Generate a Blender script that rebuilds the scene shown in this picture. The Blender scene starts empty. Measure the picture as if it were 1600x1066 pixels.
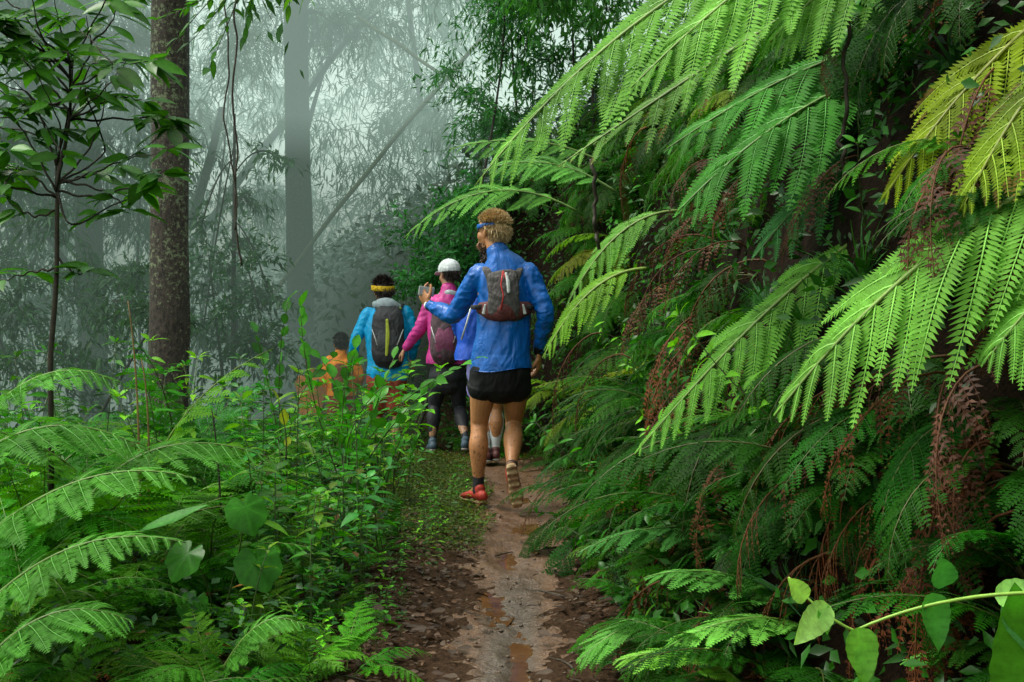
import bpy, math, random
import numpy as np
from mathutils import Vector, Matrix
random.seed(7); rng = np.random.default_rng(7)
sc = bpy.context.scene
COL = sc.collection
R = math.radians
CAMZ, FPX = 1.3, 2000.0

def W(px, py, d):
    """world point seen at photo pixel (px,py) at distance d"""
    return np.array([(px - 800) / FPX * d, d, CAMZ + (461 - py) / FPX * d])

# ------------------------------------------------------------------ noise
def _h(i, j, k):
    n = (i * 374761393 + j * 668265263 + k * 1274126177) & 0x7fffffff
    n = ((n ^ (n >> 13)) * 1274126177) & 0x7fffffff
    return ((n ^ (n >> 16)) & 0xffff) / 65535.0
def vn(x, y, z=0.0):
    x, y = np.asarray(x, float), np.asarray(y, float); z = np.zeros_like(x) + z
    i, j, k = np.floor(x).astype(np.int64), np.floor(y).astype(np.int64), np.floor(z).astype(np.int64)
    u, v, w = x - i, y - j, z - k
    u, v, w = u*u*(3-2*u), v*v*(3-2*v), w*w*(3-2*w)
    r = 0
    for a in (0, 1):
        for b in (0, 1):
            for c in (0, 1):
                r = r + _h(i+a, j+b, k+c) * (u if a else 1-u) * (v if b else 1-v) * (w if c else 1-w)
    return r * 2 - 1
def fbm(x, y, z=0.0, o=4):
    r, a, f = 0, .5, 1.0
    for q in range(o):
        r = r + a * vn(np.asarray(x)*f + 17.3*q, np.asarray(y)*f - 9.1*q, np.asarray(z)*f); a *= .5; f *= 2.03
    return r
def sstep(a, b, x):
    t = np.clip((np.asarray(x, float) - a) / (b - a), 0, 1); return t*t*(3-2*t)

# ------------------------------------------------------------------ terrain
_Y = np.array([-50, 4, 8, 9.6, 10.8, 12.2, 15, 20, 30, 60])
_X = np.array([0, -.03, .08, .04, -.40, -1.15, -2.4, -4.5, -7.5, -14])
_Z = np.array([0, 0, 0, 0, -.03, -.2, -.75, -1.3, -2, -4])
def xc(y): return (np.interp(y, _Y, _X) + np.interp(np.asarray(y)-.5, _Y, _X) + np.interp(np.asarray(y)+.5, _Y, _X)) / 3
def zc(y): return (np.interp(y, _Y, _Z) + np.interp(np.asarray(y)-.6, _Y, _Z) + np.interp(np.asarray(y)+.6, _Y, _Z)) / 3
PUD = [(-.03, 6.42, .085, .38), (-.085, 5.42, .06, .24), (.13, 7.3, .15, .35), (.03, 4.6, .05, .5), (.06, 8.3, .08, .25)]
def foot(y): return .55*(1-sstep(2.6, 4.6, y))
def H(x, y, micro=True):
    x, y = np.asarray(x, float), np.asarray(y, float)
    s = x - xc(y)
    u = np.maximum(s - .42 - .06*np.sin(y*1.7) - foot(y), 0)
    bank = 1.7*sstep(.02, 1.15, u + .12*fbm(y*.9, x*.6, 3.)*sstep(0, .3, u)) + .85*np.maximum(u-.1, 0)**1.0
    bank = np.minimum(bank, 2.9 + 1.5*sstep(6.5, 9.5, y) - 1.6*sstep(13, 17, y) + .35*np.maximum(u-1.3, 0))
    v = np.maximum(-s - .45, 0)
    left = -.05*v - .28*np.maximum(v - 3.0, 0) - .25*np.maximum(v-.8, 0)*sstep(11, 16, y)
    left = np.maximum(left, -9)
    z = zc(y) + bank + left + .05*sstep(.3, .6, np.abs(s))*(fbm(x*2, y*2, 1.)+.3)
    z = z + np.where(u > .05, .22*fbm(x*1.5, y*1.5, 5.), 0) * sstep(.05, .5, u)
    if micro:
        tr = 1 - sstep(.28, .55, np.abs(s))
        z = z + .016*fbm(x*9, y*5, 2.) + .014*fbm(x*30, y*18, 4.) + .006*vn(x*40, y*36, 9.) - .012*tr*np.maximum(vn(x*8+3, y*3.6), 0) - .022*tr*(1 - (s/.4)**2)
        for (a, b, w, l) in PUD:
            z = z - .03*np.exp(-(((x-a)/w)**2 + ((y-b)/l)**2)*1.2)
    return z
def Hf(x, y): return float(H(np.array([x]), np.array([y]))[0])

# ------------------------------------------------------------------ materials
def newmat(name):
    m = bpy.data.materials.new(name); m.use_nodes = True; nt = m.node_tree; nt.nodes.clear()
    out = nt.nodes.new('ShaderNodeOutputMaterial'); return m, nt, out
def N(nt, t, **kw):
    n = nt.nodes.new(t)
    for k, v in kw.items():
        if k in ('operation', 'blend_type', 'data_type', 'attribute_name', 'sky_type', 'feature', 'interpolation_type'): setattr(n, k, v)
        else: n.inputs[k].default_value = v
    return n
def mixc(nt, fac, a, b, mode='MIX'):
    n = nt.nodes.new('ShaderNodeMix'); n.data_type = 'RGBA'; n.blend_type = mode
    for idx, v in ((0, fac), (6, a), (7, b)):
        if hasattr(v, 'is_linked') or isinstance(v, bpy.types.NodeSocket): nt.links.new(v, n.inputs[idx])
        else: n.inputs[idx].default_value = v if idx == 0 else (*v, 1) if len(v) == 3 else v
    return n.outputs[2]
def ramp(nt, src, stops):
    n = nt.nodes.new('ShaderNodeValToRGB'); nt.links.new(src, n.inputs[0])
    e = n.color_ramp.elements
    while len(e) < len(stops): e.new(.5)
    for k, (p, c) in enumerate(stops):
        e[k].position = p; e[k].color = (*c, 1) if not isinstance(c, (int, float)) else (c, c, c, 1)
    return n.outputs[0]
def noise(nt, scale, detail=4, rough=.6, vec=None):
    n = N(nt, 'ShaderNodeTexNoise', Scale=scale, Detail=detail, Roughness=rough)
    if vec is not None: nt.links.new(vec, n.inputs['Vector'])
    return n.outputs[0]
def bump(nt, h, strength=.3, dist=.01):
    b = N(nt, 'ShaderNodeBump', Strength=strength, Distance=dist); nt.links.new(h, b.inputs['Height']); return b.outputs[0]
def objcoord(nt): return nt.nodes.new('ShaderNodeTexCoord').outputs['Object']

def leaf_mat(name, rough=.42, trans=.3, spec=.5, brown=(.12, .05, .015)):
    m, nt, out = newmat(name)
    oi = nt.nodes.new('ShaderNodeObjectInfo'); at = N(nt, 'ShaderNodeAttribute', attribute_name='tint')
    sep = nt.nodes.new('ShaderNodeSeparateColor'); nt.links.new(at.outputs['Color'], sep.inputs[0])
    geo = nt.nodes.new('ShaderNodeNewGeometry')
    c = mixc(nt, sep.outputs[1], oi.outputs['Color'], brown)
    nz = noise(nt, 3.0, 2, .6, geo.outputs['Position'])
    k = ramp(nt, nz, [(.3, .6), (.7, 1.3)])
    c = mixc(nt, 1.0, c, k, 'MULTIPLY'); k2 = ramp(nt, noise(nt, 55, 4, .7, geo.outputs['Position']), [(.3, .78), (.5, 1.), (.7, 1.2)]); c = mixc(nt, 1.0, c, k2, 'MULTIPLY')
    sc_ = nt.nodes.new('ShaderNodeCombineColor')
    for q in range(3): nt.links.new(sep.outputs[0], sc_.inputs[q])
    mul = nt.nodes.new('ShaderNodeVectorMath'); mul.operation = 'SCALE'
    nt.links.new(c, mul.inputs[0])
    two = N(nt, 'ShaderNodeMath', operation='MULTIPLY'); two.inputs[1].default_value = 2.0
    nt.links.new(sep.outputs[0], two.inputs[0]); nt.links.new(two.outputs[0], mul.inputs['Scale'])
    c = mul.outputs[0]
    p = N(nt, 'ShaderNodeBsdfPrincipled', Roughness=rough); p.inputs['Specular IOR Level'].default_value = spec
    nt.links.new(c, p.inputs['Base Color'])
    t = N(nt, 'ShaderNodeBsdfTranslucent')
    c2 = mixc(nt, 1.0, c, (1.25, 1.3, .5), 'MULTIPLY'); nt.links.new(c2, t.inputs[0])
    mx = N(nt, 'ShaderNodeMixShader'); mx.inputs[0].default_value = trans
    nt.links.new(p.outputs[0], mx.inputs[1]); nt.links.new(t.outputs[0], mx.inputs[2])
    nt.links.new(mx.outputs[0], out.inputs[0]); return m
def solid(name, color, rough=.6, nscale=40, var=.25, bstr=.2, bdist=.004, spec=.4, metal=0, color2=None, sheen=0):
    m, nt, out = newmat(name); co = objcoord(nt)
    nz = noise(nt, nscale, 4, .6, co)
    k = ramp(nt, nz, [(.3, 1-var), (.7, 1+var)])
    c = mixc(nt, 1.0, color, k, 'MULTIPLY')
    if color2: c = mixc(nt, ramp(nt, noise(nt, nscale*.35, 3, .6, co), [(.42, 0.), (.62, 1.)]), c, color2)
    p = N(nt, 'ShaderNodeBsdfPrincipled', Roughness=rough, Metallic=metal); p.inputs['Specular IOR Level'].default_value = spec
    nt.links.new(c, p.inputs['Base Color']); nt.links.new(bump(nt, nz, bstr, bdist), p.inputs['Normal'])
    if sheen: p.inputs['Sheen Weight'].default_value = sheen
    nt.links.new(p.outputs[0], out.inputs[0]); return m

M = {}
M['fern'] = leaf_mat('fern_leaf', .55, .4, .08)
M['leaf'] = leaf_mat('broad_leaf', .36, .34, .2)
M['dead'] = leaf_mat('dead_leaf', .7, .12, .3)
M['stem'] = leaf_mat('green_stem', .5, .0, .4, (.10, .045, .015))
M['twig'] = solid('dark_twig', (.035, .028, .018), .7, 30, .4, .5, .004)
def bark_mat(name, base, dark, lichen, amount):
    m, nt, out = newmat(name); co = objcoord(nt)
    mp = N(nt, 'ShaderNodeMapping'); mp.inputs['Scale'].default_value = (1, 1, .45); nt.links.new(co, mp.inputs[0])
    n1 = noise(nt, 38, 6, .7, mp.outputs[0])
    c = ramp(nt, n1, [(.35, dark), (.65, base)])
    n2 = noise(nt, 24, 8, .8, co); n3 = noise(nt, 1.6, 2, .5, co)
    sm = N(nt, 'ShaderNodeMath', operation='MULTIPLY_ADD'); nt.links.new(n3, sm.inputs[0]); sm.inputs[1].default_value = .35; nt.links.new(n2, sm.inputs[2])
    f = ramp(nt, sm.outputs[0], [(amount, 0.), (amount+.03, 1.)])
    c = mixc(nt, f, c, lichen)
    p = N(nt, 'ShaderNodeBsdfPrincipled', Roughness=.75); nt.links.new(c, p.inputs['Base Color'])
    nt.links.new(bump(nt, n1, .9, .03), p.inputs['Normal']); nt.links.new(p.outputs[0], out.inputs[0]); return m
M['bark'] = bark_mat('lichen_bark', (.095, .075, .058), (.014, .011, .009), (.22, .27, .15), .725)
M['bark2'] = bark_mat('wet_bark', (.05, .045, .035), (.015, .013, .010), (.08, .12, .05), .76)
M['bamboo'] = bark_mat('old_bamboo', (.17, .17, .08), (.07, .08, .035), (.10, .14, .05), .73)

def ground_mat():
    m, nt, out = newmat('forest_ground')
    at = N(nt, 'ShaderNodeAttribute', attribute_name='mask')
    sep = nt.nodes.new('ShaderNodeSeparateColor'); nt.links.new(at.outputs['Color'], sep.inputs[0])
    pos = nt.nodes.new('ShaderNodeNewGeometry').outputs['Position']
    n1 = noise(nt, 7, 6, .65, pos); n2 = noise(nt, 60, 4, .7, pos); n3 = noise(nt, 2.2, 3, .6, pos)
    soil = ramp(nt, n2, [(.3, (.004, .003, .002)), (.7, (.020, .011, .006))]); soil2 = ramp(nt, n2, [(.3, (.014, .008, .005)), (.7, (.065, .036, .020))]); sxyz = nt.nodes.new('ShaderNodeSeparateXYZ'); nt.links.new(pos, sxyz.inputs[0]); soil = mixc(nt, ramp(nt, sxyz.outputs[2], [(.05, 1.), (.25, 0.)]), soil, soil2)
    mud = ramp(nt, n1, [(.3, (.06, .028, .013)), (.55, (.145, .070, .033)), (.75, (.22, .115, .058))])
    mud = mixc(nt, .5, mud, ramp(nt, n2, [(.3, (.032, .016, .008)), (.7, (.19, .10, .052))]))
    grey = ramp(nt, n2, [(.3, (.035, .026, .020)), (.7, (.12, .092, .072))])  # grey colour paints the sky's sheen on the wet trail centre
    mud = mixc(nt, sep.outputs[2], mud, grey)
    ad = N(nt, 'ShaderNodeMath', operation='MULTIPLY_ADD'); nt.links.new(n1, ad.inputs[0]); ad.inputs[1].default_value = 1.2
    nt.links.new(sep.outputs[0], ad.inputs[2])
    f = ramp(nt, ad.outputs[0], [(.95, 0.), (1.15, 1.)])
    c = mixc(nt, f, soil, mud)
    grn = ramp(nt, n2, [(.3, (.015, .03, .008)), (.7, (.07, .10, .02))])
    c = mixc(nt, sep.outputs[1], c, grn)
    p = N(nt, 'ShaderNodeBsdfPrincipled'); nt.links.new(ramp(nt, f, [(0, .06), (1, .5)]), p.inputs['Specular IOR Level']); nt.links.new(c, p.inputs['Base Color'])
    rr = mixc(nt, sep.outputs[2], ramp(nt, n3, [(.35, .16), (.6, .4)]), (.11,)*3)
    rr = mixc(nt, f, (.85,)*3, rr); nt.links.new(rr, p.inputs['Roughness'])
    hs = N(nt, 'ShaderNodeMath', operation='ADD'); nt.links.new(n1, hs.inputs[0]); nt.links.new(n2, hs.inputs[1])
    nt.links.new(bump(nt, hs.outputs[0], mixc(nt, sep.outputs[2], (1.,)*3, (.35,)*3) if False else .6, .03), p.inputs['Normal']); nt.links.new(p.outputs[0], out.inputs[0]); return m
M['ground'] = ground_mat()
def water_mat():
    m, nt, out = newmat('muddy_water'); pos = nt.nodes.new('ShaderNodeNewGeometry').outputs['Position']
    c = ramp(nt, noise(nt, 9, 3, .6, pos), [(.3, (.06, .028, .010)), (.7, (.11, .055, .022))])
    p = N(nt, 'ShaderNodeBsdfPrincipled', Roughness=.04); p.inputs['IOR'].default_value = 1.33; nt.links.new(c, p.inputs['Base Color'])
    nt.links.new(bump(nt, noise(nt, 25, 2, .5, pos), .06, .01), p.inputs['Normal'])
    nt.links.new(p.outputs[0], out.inputs[0]); return m
M['water'] = water_mat()

# ------------------------------------------------------------------ mesh helpers
def mesh_np(name, V, F, mats, tint=None, fmat=None, smooth=False, attr='tint'):
    """F: list of (k,n) int arrays (tris / quads)"""
    V = np.asarray(V, np.float32)
    me = bpy.data.meshes.new(name)
    me.vertices.add(len(V)); me.vertices.foreach_set('co', V.ravel())
    F = [np.asarray(f, np.int32) for f in F if len(f)]
    loops = np.concatenate([f.ravel() for f in F]); tot = np.concatenate([np.full(len(f), f.shape[1], np.int32) for f in F])
    st = np.concatenate([[0], np.cumsum(tot)[:-1]]).astype(np.int32)
    me.loops.add(len(loops)); me.loops.foreach_set('vertex_index', loops)
    me.polygons.add(len(tot)); me.polygons.foreach_set('loop_start', st); me.polygons.foreach_set('loop_total', tot)
    for m in (mats if isinstance(mats, (list, tuple)) else [mats]): me.materials.append(m)
    if fmat is not None: me.polygons.foreach_set('material_index', np.asarray(fmat, np.int32))
    if smooth: me.polygons.foreach_set('use_smooth', np.ones(len(tot), bool))
    if tint is not None:
        a = me.color_attributes.new(attr, 'FLOAT_COLOR', 'POINT')
        t = np.asarray(tint, np.float32)
        if t.ndim == 1: t = np.stack([t, 0*t, 0*t], 1)
        a.data.foreach_set('color', np.concatenate([t, np.ones((len(t), 1), np.float32)], 1).astype(np.float32).ravel())
    me.update(calc_edges=True); me.validate(); return me
class MB:
    """collects pieces for ONE mesh"""
    def __init__(s): s.V = []; s.Q = []; s.T = []; s.t = []; s.n = 0; s.mq = []; s.mt = []
    def add(s, V, Q=None, T=None, tint=.5, mat=0):
        V = np.asarray(V, float).reshape(-1, 3); n = len(V)
        if Q is not None and len(Q): Q = np.asarray(Q); s.Q.append(Q + s.n); s.mq.append(np.full(len(Q), mat))
        if T is not None and len(T): T = np.asarray(T); s.T.append(T + s.n); s.mt.append(np.full(len(T), mat))
        tt = np.asarray(tint, float)
        if tt.ndim == 0: tt = np.full(n, float(tt))
        if tt.ndim == 1: tt = np.stack([tt, 0*tt, 0*tt], 1)
        s.V.append(V); s.t.append(tt); s.n += n
    def tube(s, P, r, k=5, tint=.5, mat=0, cap=True):
        P = np.asarray(P, float); n = len(P); r = np.zeros(n) + r
        T = np.gradient(P, axis=0); T /= np.linalg.norm(T, axis=1)[:, None] + 1e-9
        ref = np.array([0, 0, 1.]) if abs(T[:, 2]).mean() < .8 else np.array([1., 0, 0])
        A = np.cross(T, ref); A /= np.linalg.norm(A, axis=1)[:, None] + 1e-9; B = np.cross(T, A)
        an = np.arange(k) / k * 2*np.pi
        V = P[:, None] + r[:, None, None]*(A[:, None]*np.cos(an)[None, :, None] + B[:, None]*np.sin(an)[None, :, None])
        i, j = np.meshgrid(np.arange(n-1), np.arange(k), indexing='ij'); j2 = (j+1) % k
        Q = np.stack([i*k+j, i*k+j2, (i+1)*k+j2, (i+1)*k+j], -1).reshape(-1, 4)
        Vf = V.reshape(-1, 3); Tt = []
        if cap:
            Vf = np.vstack([Vf, P[0], P[-1]]); a = n*k
            for q in range(k):
                Tt.append((a, (q+1) % k, q)); Tt.append((a+1, (n-1)*k+q, (n-1)*k+(q+1) % k))
        s.add(Vf, Q, Tt if cap else None, tint, mat)
    def leaves(s, P, D, Nn, L, Wd, tint=None, fold=.15, droop=.0, mat=0, detail=0, brown=0., peak=.42):
        """n leaves at P pointing along D, face normal Nn; detail 0: folded kite, 1: rounded blade"""
        P = np.asarray(P, float); n = len(P)
        if n == 0: return
        D = D/(np.linalg.norm(D, axis=1)[:, None]+1e-9)
        S = np.cross(D, Nn); S /= np.linalg.norm(S, axis=1)[:, None]+1e-9; U = np.cross(S, D)
        L = (np.zeros(n)+L)[:, None]; Wd = (np.zeros(n)+Wd)[:, None]/2
        dz = np.array([0, 0, -1.])
        if tint is None: tint = rng.uniform(.35, .65, n)
        tint = np.zeros(n)+tint; br = np.zeros(n)+brown
        if detail == 0:
            V = np.stack([P, P+D*L*peak+S*Wd+U*Wd*fold+dz*L*droop*.2, P+D*L+dz*L*droop, P+D*L*peak-S*Wd+U*Wd*fold+dz*L*droop*.2], 1)
            b = np.arange(n)[:, None]*4
            T = np.concatenate([b+[0, 2, 1], b+[0, 3, 2]]); k = 4
            s.add(V.reshape(-1, 3), None, T, np.stack([np.repeat(tint, k), np.repeat(br, k), np.zeros(n*k)], 1), mat)
        else:
            us = np.array([0, .12, .32, .55, .78, .93, 1.]); ws = np.array([.04, .55, .97, .93, .55, .2, .0])
            if detail == 2: us = np.linspace(0, 1, 25); ws = np.maximum(np.sin(np.pi*us**.62)**.8*(1+.03*np.sin(us*40)), 0); ws[0] = .06
            rows = []; tt = []
            for u, w in zip(us, ws):
                c = P + D*L*u + dz*L*droop*u*u
                rows += [c + S*Wd*w + U*Wd*w*fold + U*Wd*.08*math.sin(u*9), c, c - S*Wd*w + U*Wd*w*fold + U*Wd*.08*math.cos(u*8)]
                vv = (.80 if len(rows)//3 % 4 == 0 else 1.05) if detail == 2 else 1.; tt += [tint*.97*vv, tint*1.22, tint*.93*vv]
            V = np.stack(rows, 1); k = 3*len(us); b = np.arange(n)[:, None]*k; Q = []
            for r_ in range(len(us)-1):
                a = r_*3; Q += [b+[a, a+1, a+4, a+3], b+[a+1, a+2, a+5, a+4]]
            tt = np.stack(tt, 1).reshape(-1)
            s.add(V.reshape(-1, 3), np.concatenate(Q), None, np.stack([tt, np.repeat(br, k), 0*tt], 1), mat)
    def mesh(s, name, mats, smooth=False):
        F, fm = [], []
        if s.Q: F.append(np.concatenate(s.Q)); fm.append(np.concatenate(s.mq))
        if s.T: F.append(np.concatenate(s.T)); fm.append(np.concatenate(s.mt))
        return mesh_np(name, np.concatenate(s.V), F, mats, np.concatenate(s.t), np.concatenate(fm), smooth)

def obj(name, me, parent=None, loc=None, color=None):
    o = bpy.data.objects.new(name, me); COL.objects.link(o)
    if parent is not None: o.parent = parent
    if loc is not None: o.location = loc
    if color is not None: o.color = (*color, 1)
    return o
def tag(o, label=None, cat=None, group=None, kind=None):
    if label: o['label'] = label
    if cat: o['category'] = cat
    if group: o['group'] = group
    if kind: o['kind'] = kind
    return o
def thing(name, label, cat, loc=(0, 0, 0), group=None, rotz=0):
    o = obj(name, None, None, loc); o.rotation_euler = (0, 0, rotz); o.empty_display_size = .1
    return tag(o, label, cat, group)

# ------------------------------------------------------------------ setting: ground, puddles
def axis(segs):
    r = [segs[0][0]]
    for a, b, st in segs:
        n = max(1, int(round((b-a)/st))); r += list(np.linspace(a, b, n+1)[1:])
    return np.array(r)
gx = axis([(-200, -20, 12), (-20, -4, .8), (-4, -1.2, .12), (-1.2, 1.5, .022), (1.5, 4, .1), (4, 16, .8), (16, 200, 15)])
gy = axis([(-60, 0, 6), (0, 3.6, .3), (3.6, 8, .025), (8, 13, .06), (13, 24, .3), (24, 60, 2), (60, 400, 25)])
XX, YY = np.meshgrid(gx, gy, indexing='ij'); ZZ = H(XX, YY)
s_ = XX - xc(YY)
hw = .10+.14*sstep(4.5, 8.5, YY)+.06*vn(YY*2.1, XX*0, 7.); hw = hw+.07*vn(XX*22, YY*16, 3.)+.05*vn(XX*60, YY*45, 1.); mud = 1 - sstep(hw, hw+.12, np.abs(s_ + .02*np.sin(YY*3)))
grn = sstep(.22, .4, -s_)*(1-sstep(.9, 1.3, -s_))*sstep(6.3, 7.0, YY)*.8
gre = (1-sstep(.05, .16, np.abs(s_+.0)))*(1-sstep(5.2, 7.0, YY))*.85  # mask for the painted sheen strip along the near trail
mk = np.stack([mud, grn, gre], -1).reshape(-1, 3)
i, j = np.meshgrid(np.arange(len(gx)-1), np.arange(len(gy)-1), indexing='ij'); k = len(gy)
Q = np.stack([i*k+j, (i+1)*k+j, (i+1)*k+j+1, i*k+j+1], -1).reshape(-1, 4)
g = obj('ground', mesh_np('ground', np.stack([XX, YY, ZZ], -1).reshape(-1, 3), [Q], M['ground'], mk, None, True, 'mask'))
tag(g, 'forest floor with muddy trail and steep earth bank', None, None, 'structure')
for (a, b, w, l) in PUD:
    an = np.arange(28)/28*2*np.pi
    rr = 1.9*(1+.15*vn(np.cos(an)*2+a*9, np.sin(an)*2+b))
    V = np.stack([a+w*rr*np.cos(an), b+l*rr*np.sin(an), np.full(28, float(H(np.array([a, a, a, a+w*.3, a-w*.3]), np.array([b, b-l*.3, b+l*.3, b, b])).mean())+.007)], 1)
    me = mesh_np('puddle', V, [np.arange(28)[None, :]], M['water'])
    tag(obj('puddle', me), 'brown rain puddle in the middle of the muddy trail', None, None, 'structure')

# ------------------------------------------------------------------ fern fronds
def bez(p, n):
    t = np.linspace(0, 1, n)[:, None]; p = [np.asarray(q, float) for q in p]
    if len(p) == 3: return (1-t)**2*p[0]+2*t*(1-t)*p[1]+t*t*p[2]
    return (1-t)**3*p[0]+3*t*(1-t)**2*p[1]+3*t*t*(1-t)*p[2]+t**3*p[3]
def frond(C, npin=16, pin=.26, npl=18, stipe=.15, droop=.5, fwd=35, side=None, plw=.17, wid=.9, rad=.004, seed=0, tl=(.42, .6), browntip=0., sweep=.25, gap=.05, comb=55):
    """C: rachis points (n,3). returns mesh data: leaf slot 0, rib slot 1"""
    rg = np.random.default_rng(seed); mb = MB(); C = np.asarray(C, float); n = len(C)
    L = np.linalg.norm(np.diff(C, axis=0), axis=1).sum(); cum = np.concatenate([[0], np.cumsum(np.linalg.norm(np.diff(C, axis=0), axis=1))])/L
    mb.tube(C, np.interp(cum, [0, 1], [rad*1.6, rad*.35]), 4, np.stack([np.full(n*4+2, .5), np.full(n*4+2, .45), np.zeros(n*4+2)], 1), 1)
    def at(t): return np.array([np.interp(t, cum, C[:, q]) for q in range(3)])
    down = np.array([0, 0, -1.])
    for q in range(npin):
        t = stipe + (1-stipe)*((q+.5)/npin)**.93
        p = at(t); T = at(min(1, t+.02)) - at(max(0, t-.02)); T /= np.linalg.norm(T)
        S0 = np.cross(T, [0, 0, 1.]) if side is None else np.asarray(side, float) - np.dot(side, T)*T
        S0 /= np.linalg.norm(S0)+1e-9
        v = (t-stipe)/(1-stipe); prof = min(1, (.5+2.6*v))*(1-v**2.2)**.8*(1-.25*v)
        for sg in (-1, 1):
            pl = pin*prof*rg.uniform(.78, 1.12)
            if pl < .012 or rg.random() < gap*.5: continue
            f = R(fwd+rg.uniform(-9, 9)+15*v); D = S0*sg*math.cos(f)+T*math.sin(f)
            m = 7; u = np.linspace(0, 1, m)[:, None]
            dr = droop*rg.uniform(.75, 1.25)
            Pp = p + D*pl*u*(1-.25*dr*u) + down*pl*dr*u**1.6*.75 + T*pl*(sweep+rg.normal(0, .12))*u*u*.5 + np.cross(T, D)*pl*rg.normal(0, .05)*np.sin(u*3)
            mb.tube(Pp, np.linspace(rad*.5, rad*.18, m), 3, .62, 1, False)
            k_ = max(4, int(npl*(.45+.55*prof)))
            uu = (np.arange(k_)+.7)/(k_+.3); Pb = np.stack([np.interp(uu, u[:, 0], Pp[:, a]) for a in range(3)], 1)
            Tp = np.gradient(Pb, axis=0); Tp /= np.linalg.norm(Tp, axis=1)[:, None]
            Nf = np.cross(T, D); Nf = Nf*(1 if Nf[2] > 0 else -1); Sp = np.cross(Tp, np.broadcast_to(Nf, Tp.shape)); Sp /= np.linalg.norm(Sp, axis=1)[:, None]+1e-9
            Nn = np.cross(Sp, Tp); Nn *= np.sign(Nn[:, 2:3]+1e-6)
            ll = (plw*pl*np.minimum(1, .75+1.5*uu)*(1-uu**2)**.7+.004)*np.where(rg.random(k_) < gap*.6, .35, 1.)
            sp = pl/k_
            base = rg.uniform(*tl)
            for s2 in (-1, 1):
                a = R(comb)
                Dl = Sp*s2*math.sin(a)+Tp*math.cos(a)+Nn*(.10+.12*rg.random())
                br = (uu > 1-browntip*rg.random())*.8 if browntip > 0 else 0.
                mb.leaves(Pb, Dl, Nn+rg.normal(0, .12, (k_, 3)), ll*rg.uniform(.82, 1.12, k_), np.minimum(sp*wid, ll*.6), base*(.85+.3*uu)*rg.uniform(.92, 1.08, k_), .1, .12, 0, 0, br, .3)
    return mb
def arch(L, a0, a1, n=14, p=1.0, tw=0.):
    """rachis in local XZ plane starting along angle a0 (deg above horizon) and ending at a1"""
    t = np.linspace(0, 1, n); a = R(a0)+(R(a1)-R(a0))*t**p
    x = np.concatenate([[0], np.cumsum(np.cos(a[:-1]))])*L/(n-1); z = np.concatenate([[0], np.cumsum(np.sin(a[:-1]))])*L/(n-1)
    return np.stack([x, tw*L*t*t, z], 1)
FR = []   # shared frond meshes (unit length 1 m)
for q in range(8):
    a0, a1 = [(72, -15), (60, -35), (50, -45), (66, -55), (40, -60), (78, 10), (55, -20), (30, -70)][q]
    mb = frond(arch(1.0, a0, a1, p=1.1, tw=[.1, -.12, .05, -.05, .12, 0, -.1, .06][q]), npin=[15, 17, 14, 16, 18, 15, 16, 17][q], pin=.27, npl=13, droop=.35+.1*(q % 3), seed=q+1, rad=.0035, plw=.2, browntip=[0, 0, .25, 0, .1, 0, 0, .2][q], comb=60)
    FR.append(mb.mesh('frond', [M['fern'], M['stem']]))
FRD = []  # limp dead fronds
for q in range(3):
    mb = frond(arch(1.0, [40, 10, 60][q], -86, p=.6), npin=15, pin=.2, npl=9, droop=1.3, seed=q+50, plw=.2, wid=.6, tl=(.25, .6), gap=.4)
    FRD.append(mb.mesh('dead_frond', [M['dead'], M['dead']]))
GREENS = {'mid green': (.038, .19, .005), 'bright green': (.075, .26, .012), 'dark green': (.016, .10, .003), 'blue green': (.040, .19, .020), 'yellow green': (.18, .34, .012)}
GROUPS = {}
def lab(o, label, cat, base):
    """same label -> same group"""
    tag(o, label, cat, base)
def fern(x, y, z, size, n, az0, spread, col, label, group, tilt=0., idx=None, cat='fern', dead=0):
    root = thing('fern_plant', label, cat, (x, y, z), group)
    for q in range(n):
        az = az0 + (spread*((q+.5)/n*2-1) if n > 1 else 0) + random.uniform(-.25, .25)
        isd = q < dead
        me = random.choice(FRD if isd else (FR if idx is None else [FR[k] for k in idx]))
        o = obj('frond', me, root, (0, 0, 0), (.30, .085, .02) if isd else tuple(c*random.uniform(.75, 1.3) for c in col))
        o.rotation_euler = (random.uniform(-.35, .35), tilt+random.uniform(-.15, .15), az)
        o.scale = (size*random.uniform(.75, 1.12),)*3
    return root
# ------------------------------------------------------------------ hero fronds (overhanging the trail from the bank)
def hero(name, base, ctrl, tip, pin, npin, npl, col, label, seed, droop=.8, cat='fern frond', tint=(.42, .6), browntip=0., fwd=40, root_to=None, rad=.006, stipe=.1, side=None, ctrl2=None, comb=62, group='long fern fronds hanging over the trail from the bank'):
    pts = [base, ctrl, tip] if ctrl2 is None else [base, ctrl, ctrl2, tip]
    C = bez(pts, 26); O = C[0].copy()
    mb = frond(C-O, npin=max(11, int(npin*.85)), pin=pin*1.2, npl=int(npl*1.15), stipe=stipe, droop=droop*.6, fwd=fwd, seed=seed, rad=rad, plw=.19, wid=1.25, tl=tint, browntip=browntip, side=side, comb=comb)
    root = thing(name, label, cat, O, group)
    fo = obj('pinnae', mb.mesh('pinnae', [M['fern'], M['stem']]), root, (0, 0, 0), col)
    if root_to is not None:
        s = MB(); P = bez([[0, 0, 0], (np.asarray(root_to)-O)*.5+[0, 0, .12], np.asarray(root_to)-O], 10)
        s.tube(P, np.linspace(rad*1.6, rad*2.4, 10), 5, .5)
        obj('stalk', s.mesh('stalk', M['stem']), root, (0, 0, 0), (.30, .20, .05))
    return root
BR = (.135, .34, .042); BR2 = (.11, .30, .034); CG = (.06, .25, .03)
sd = (.12, -.8, -.5)
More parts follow.
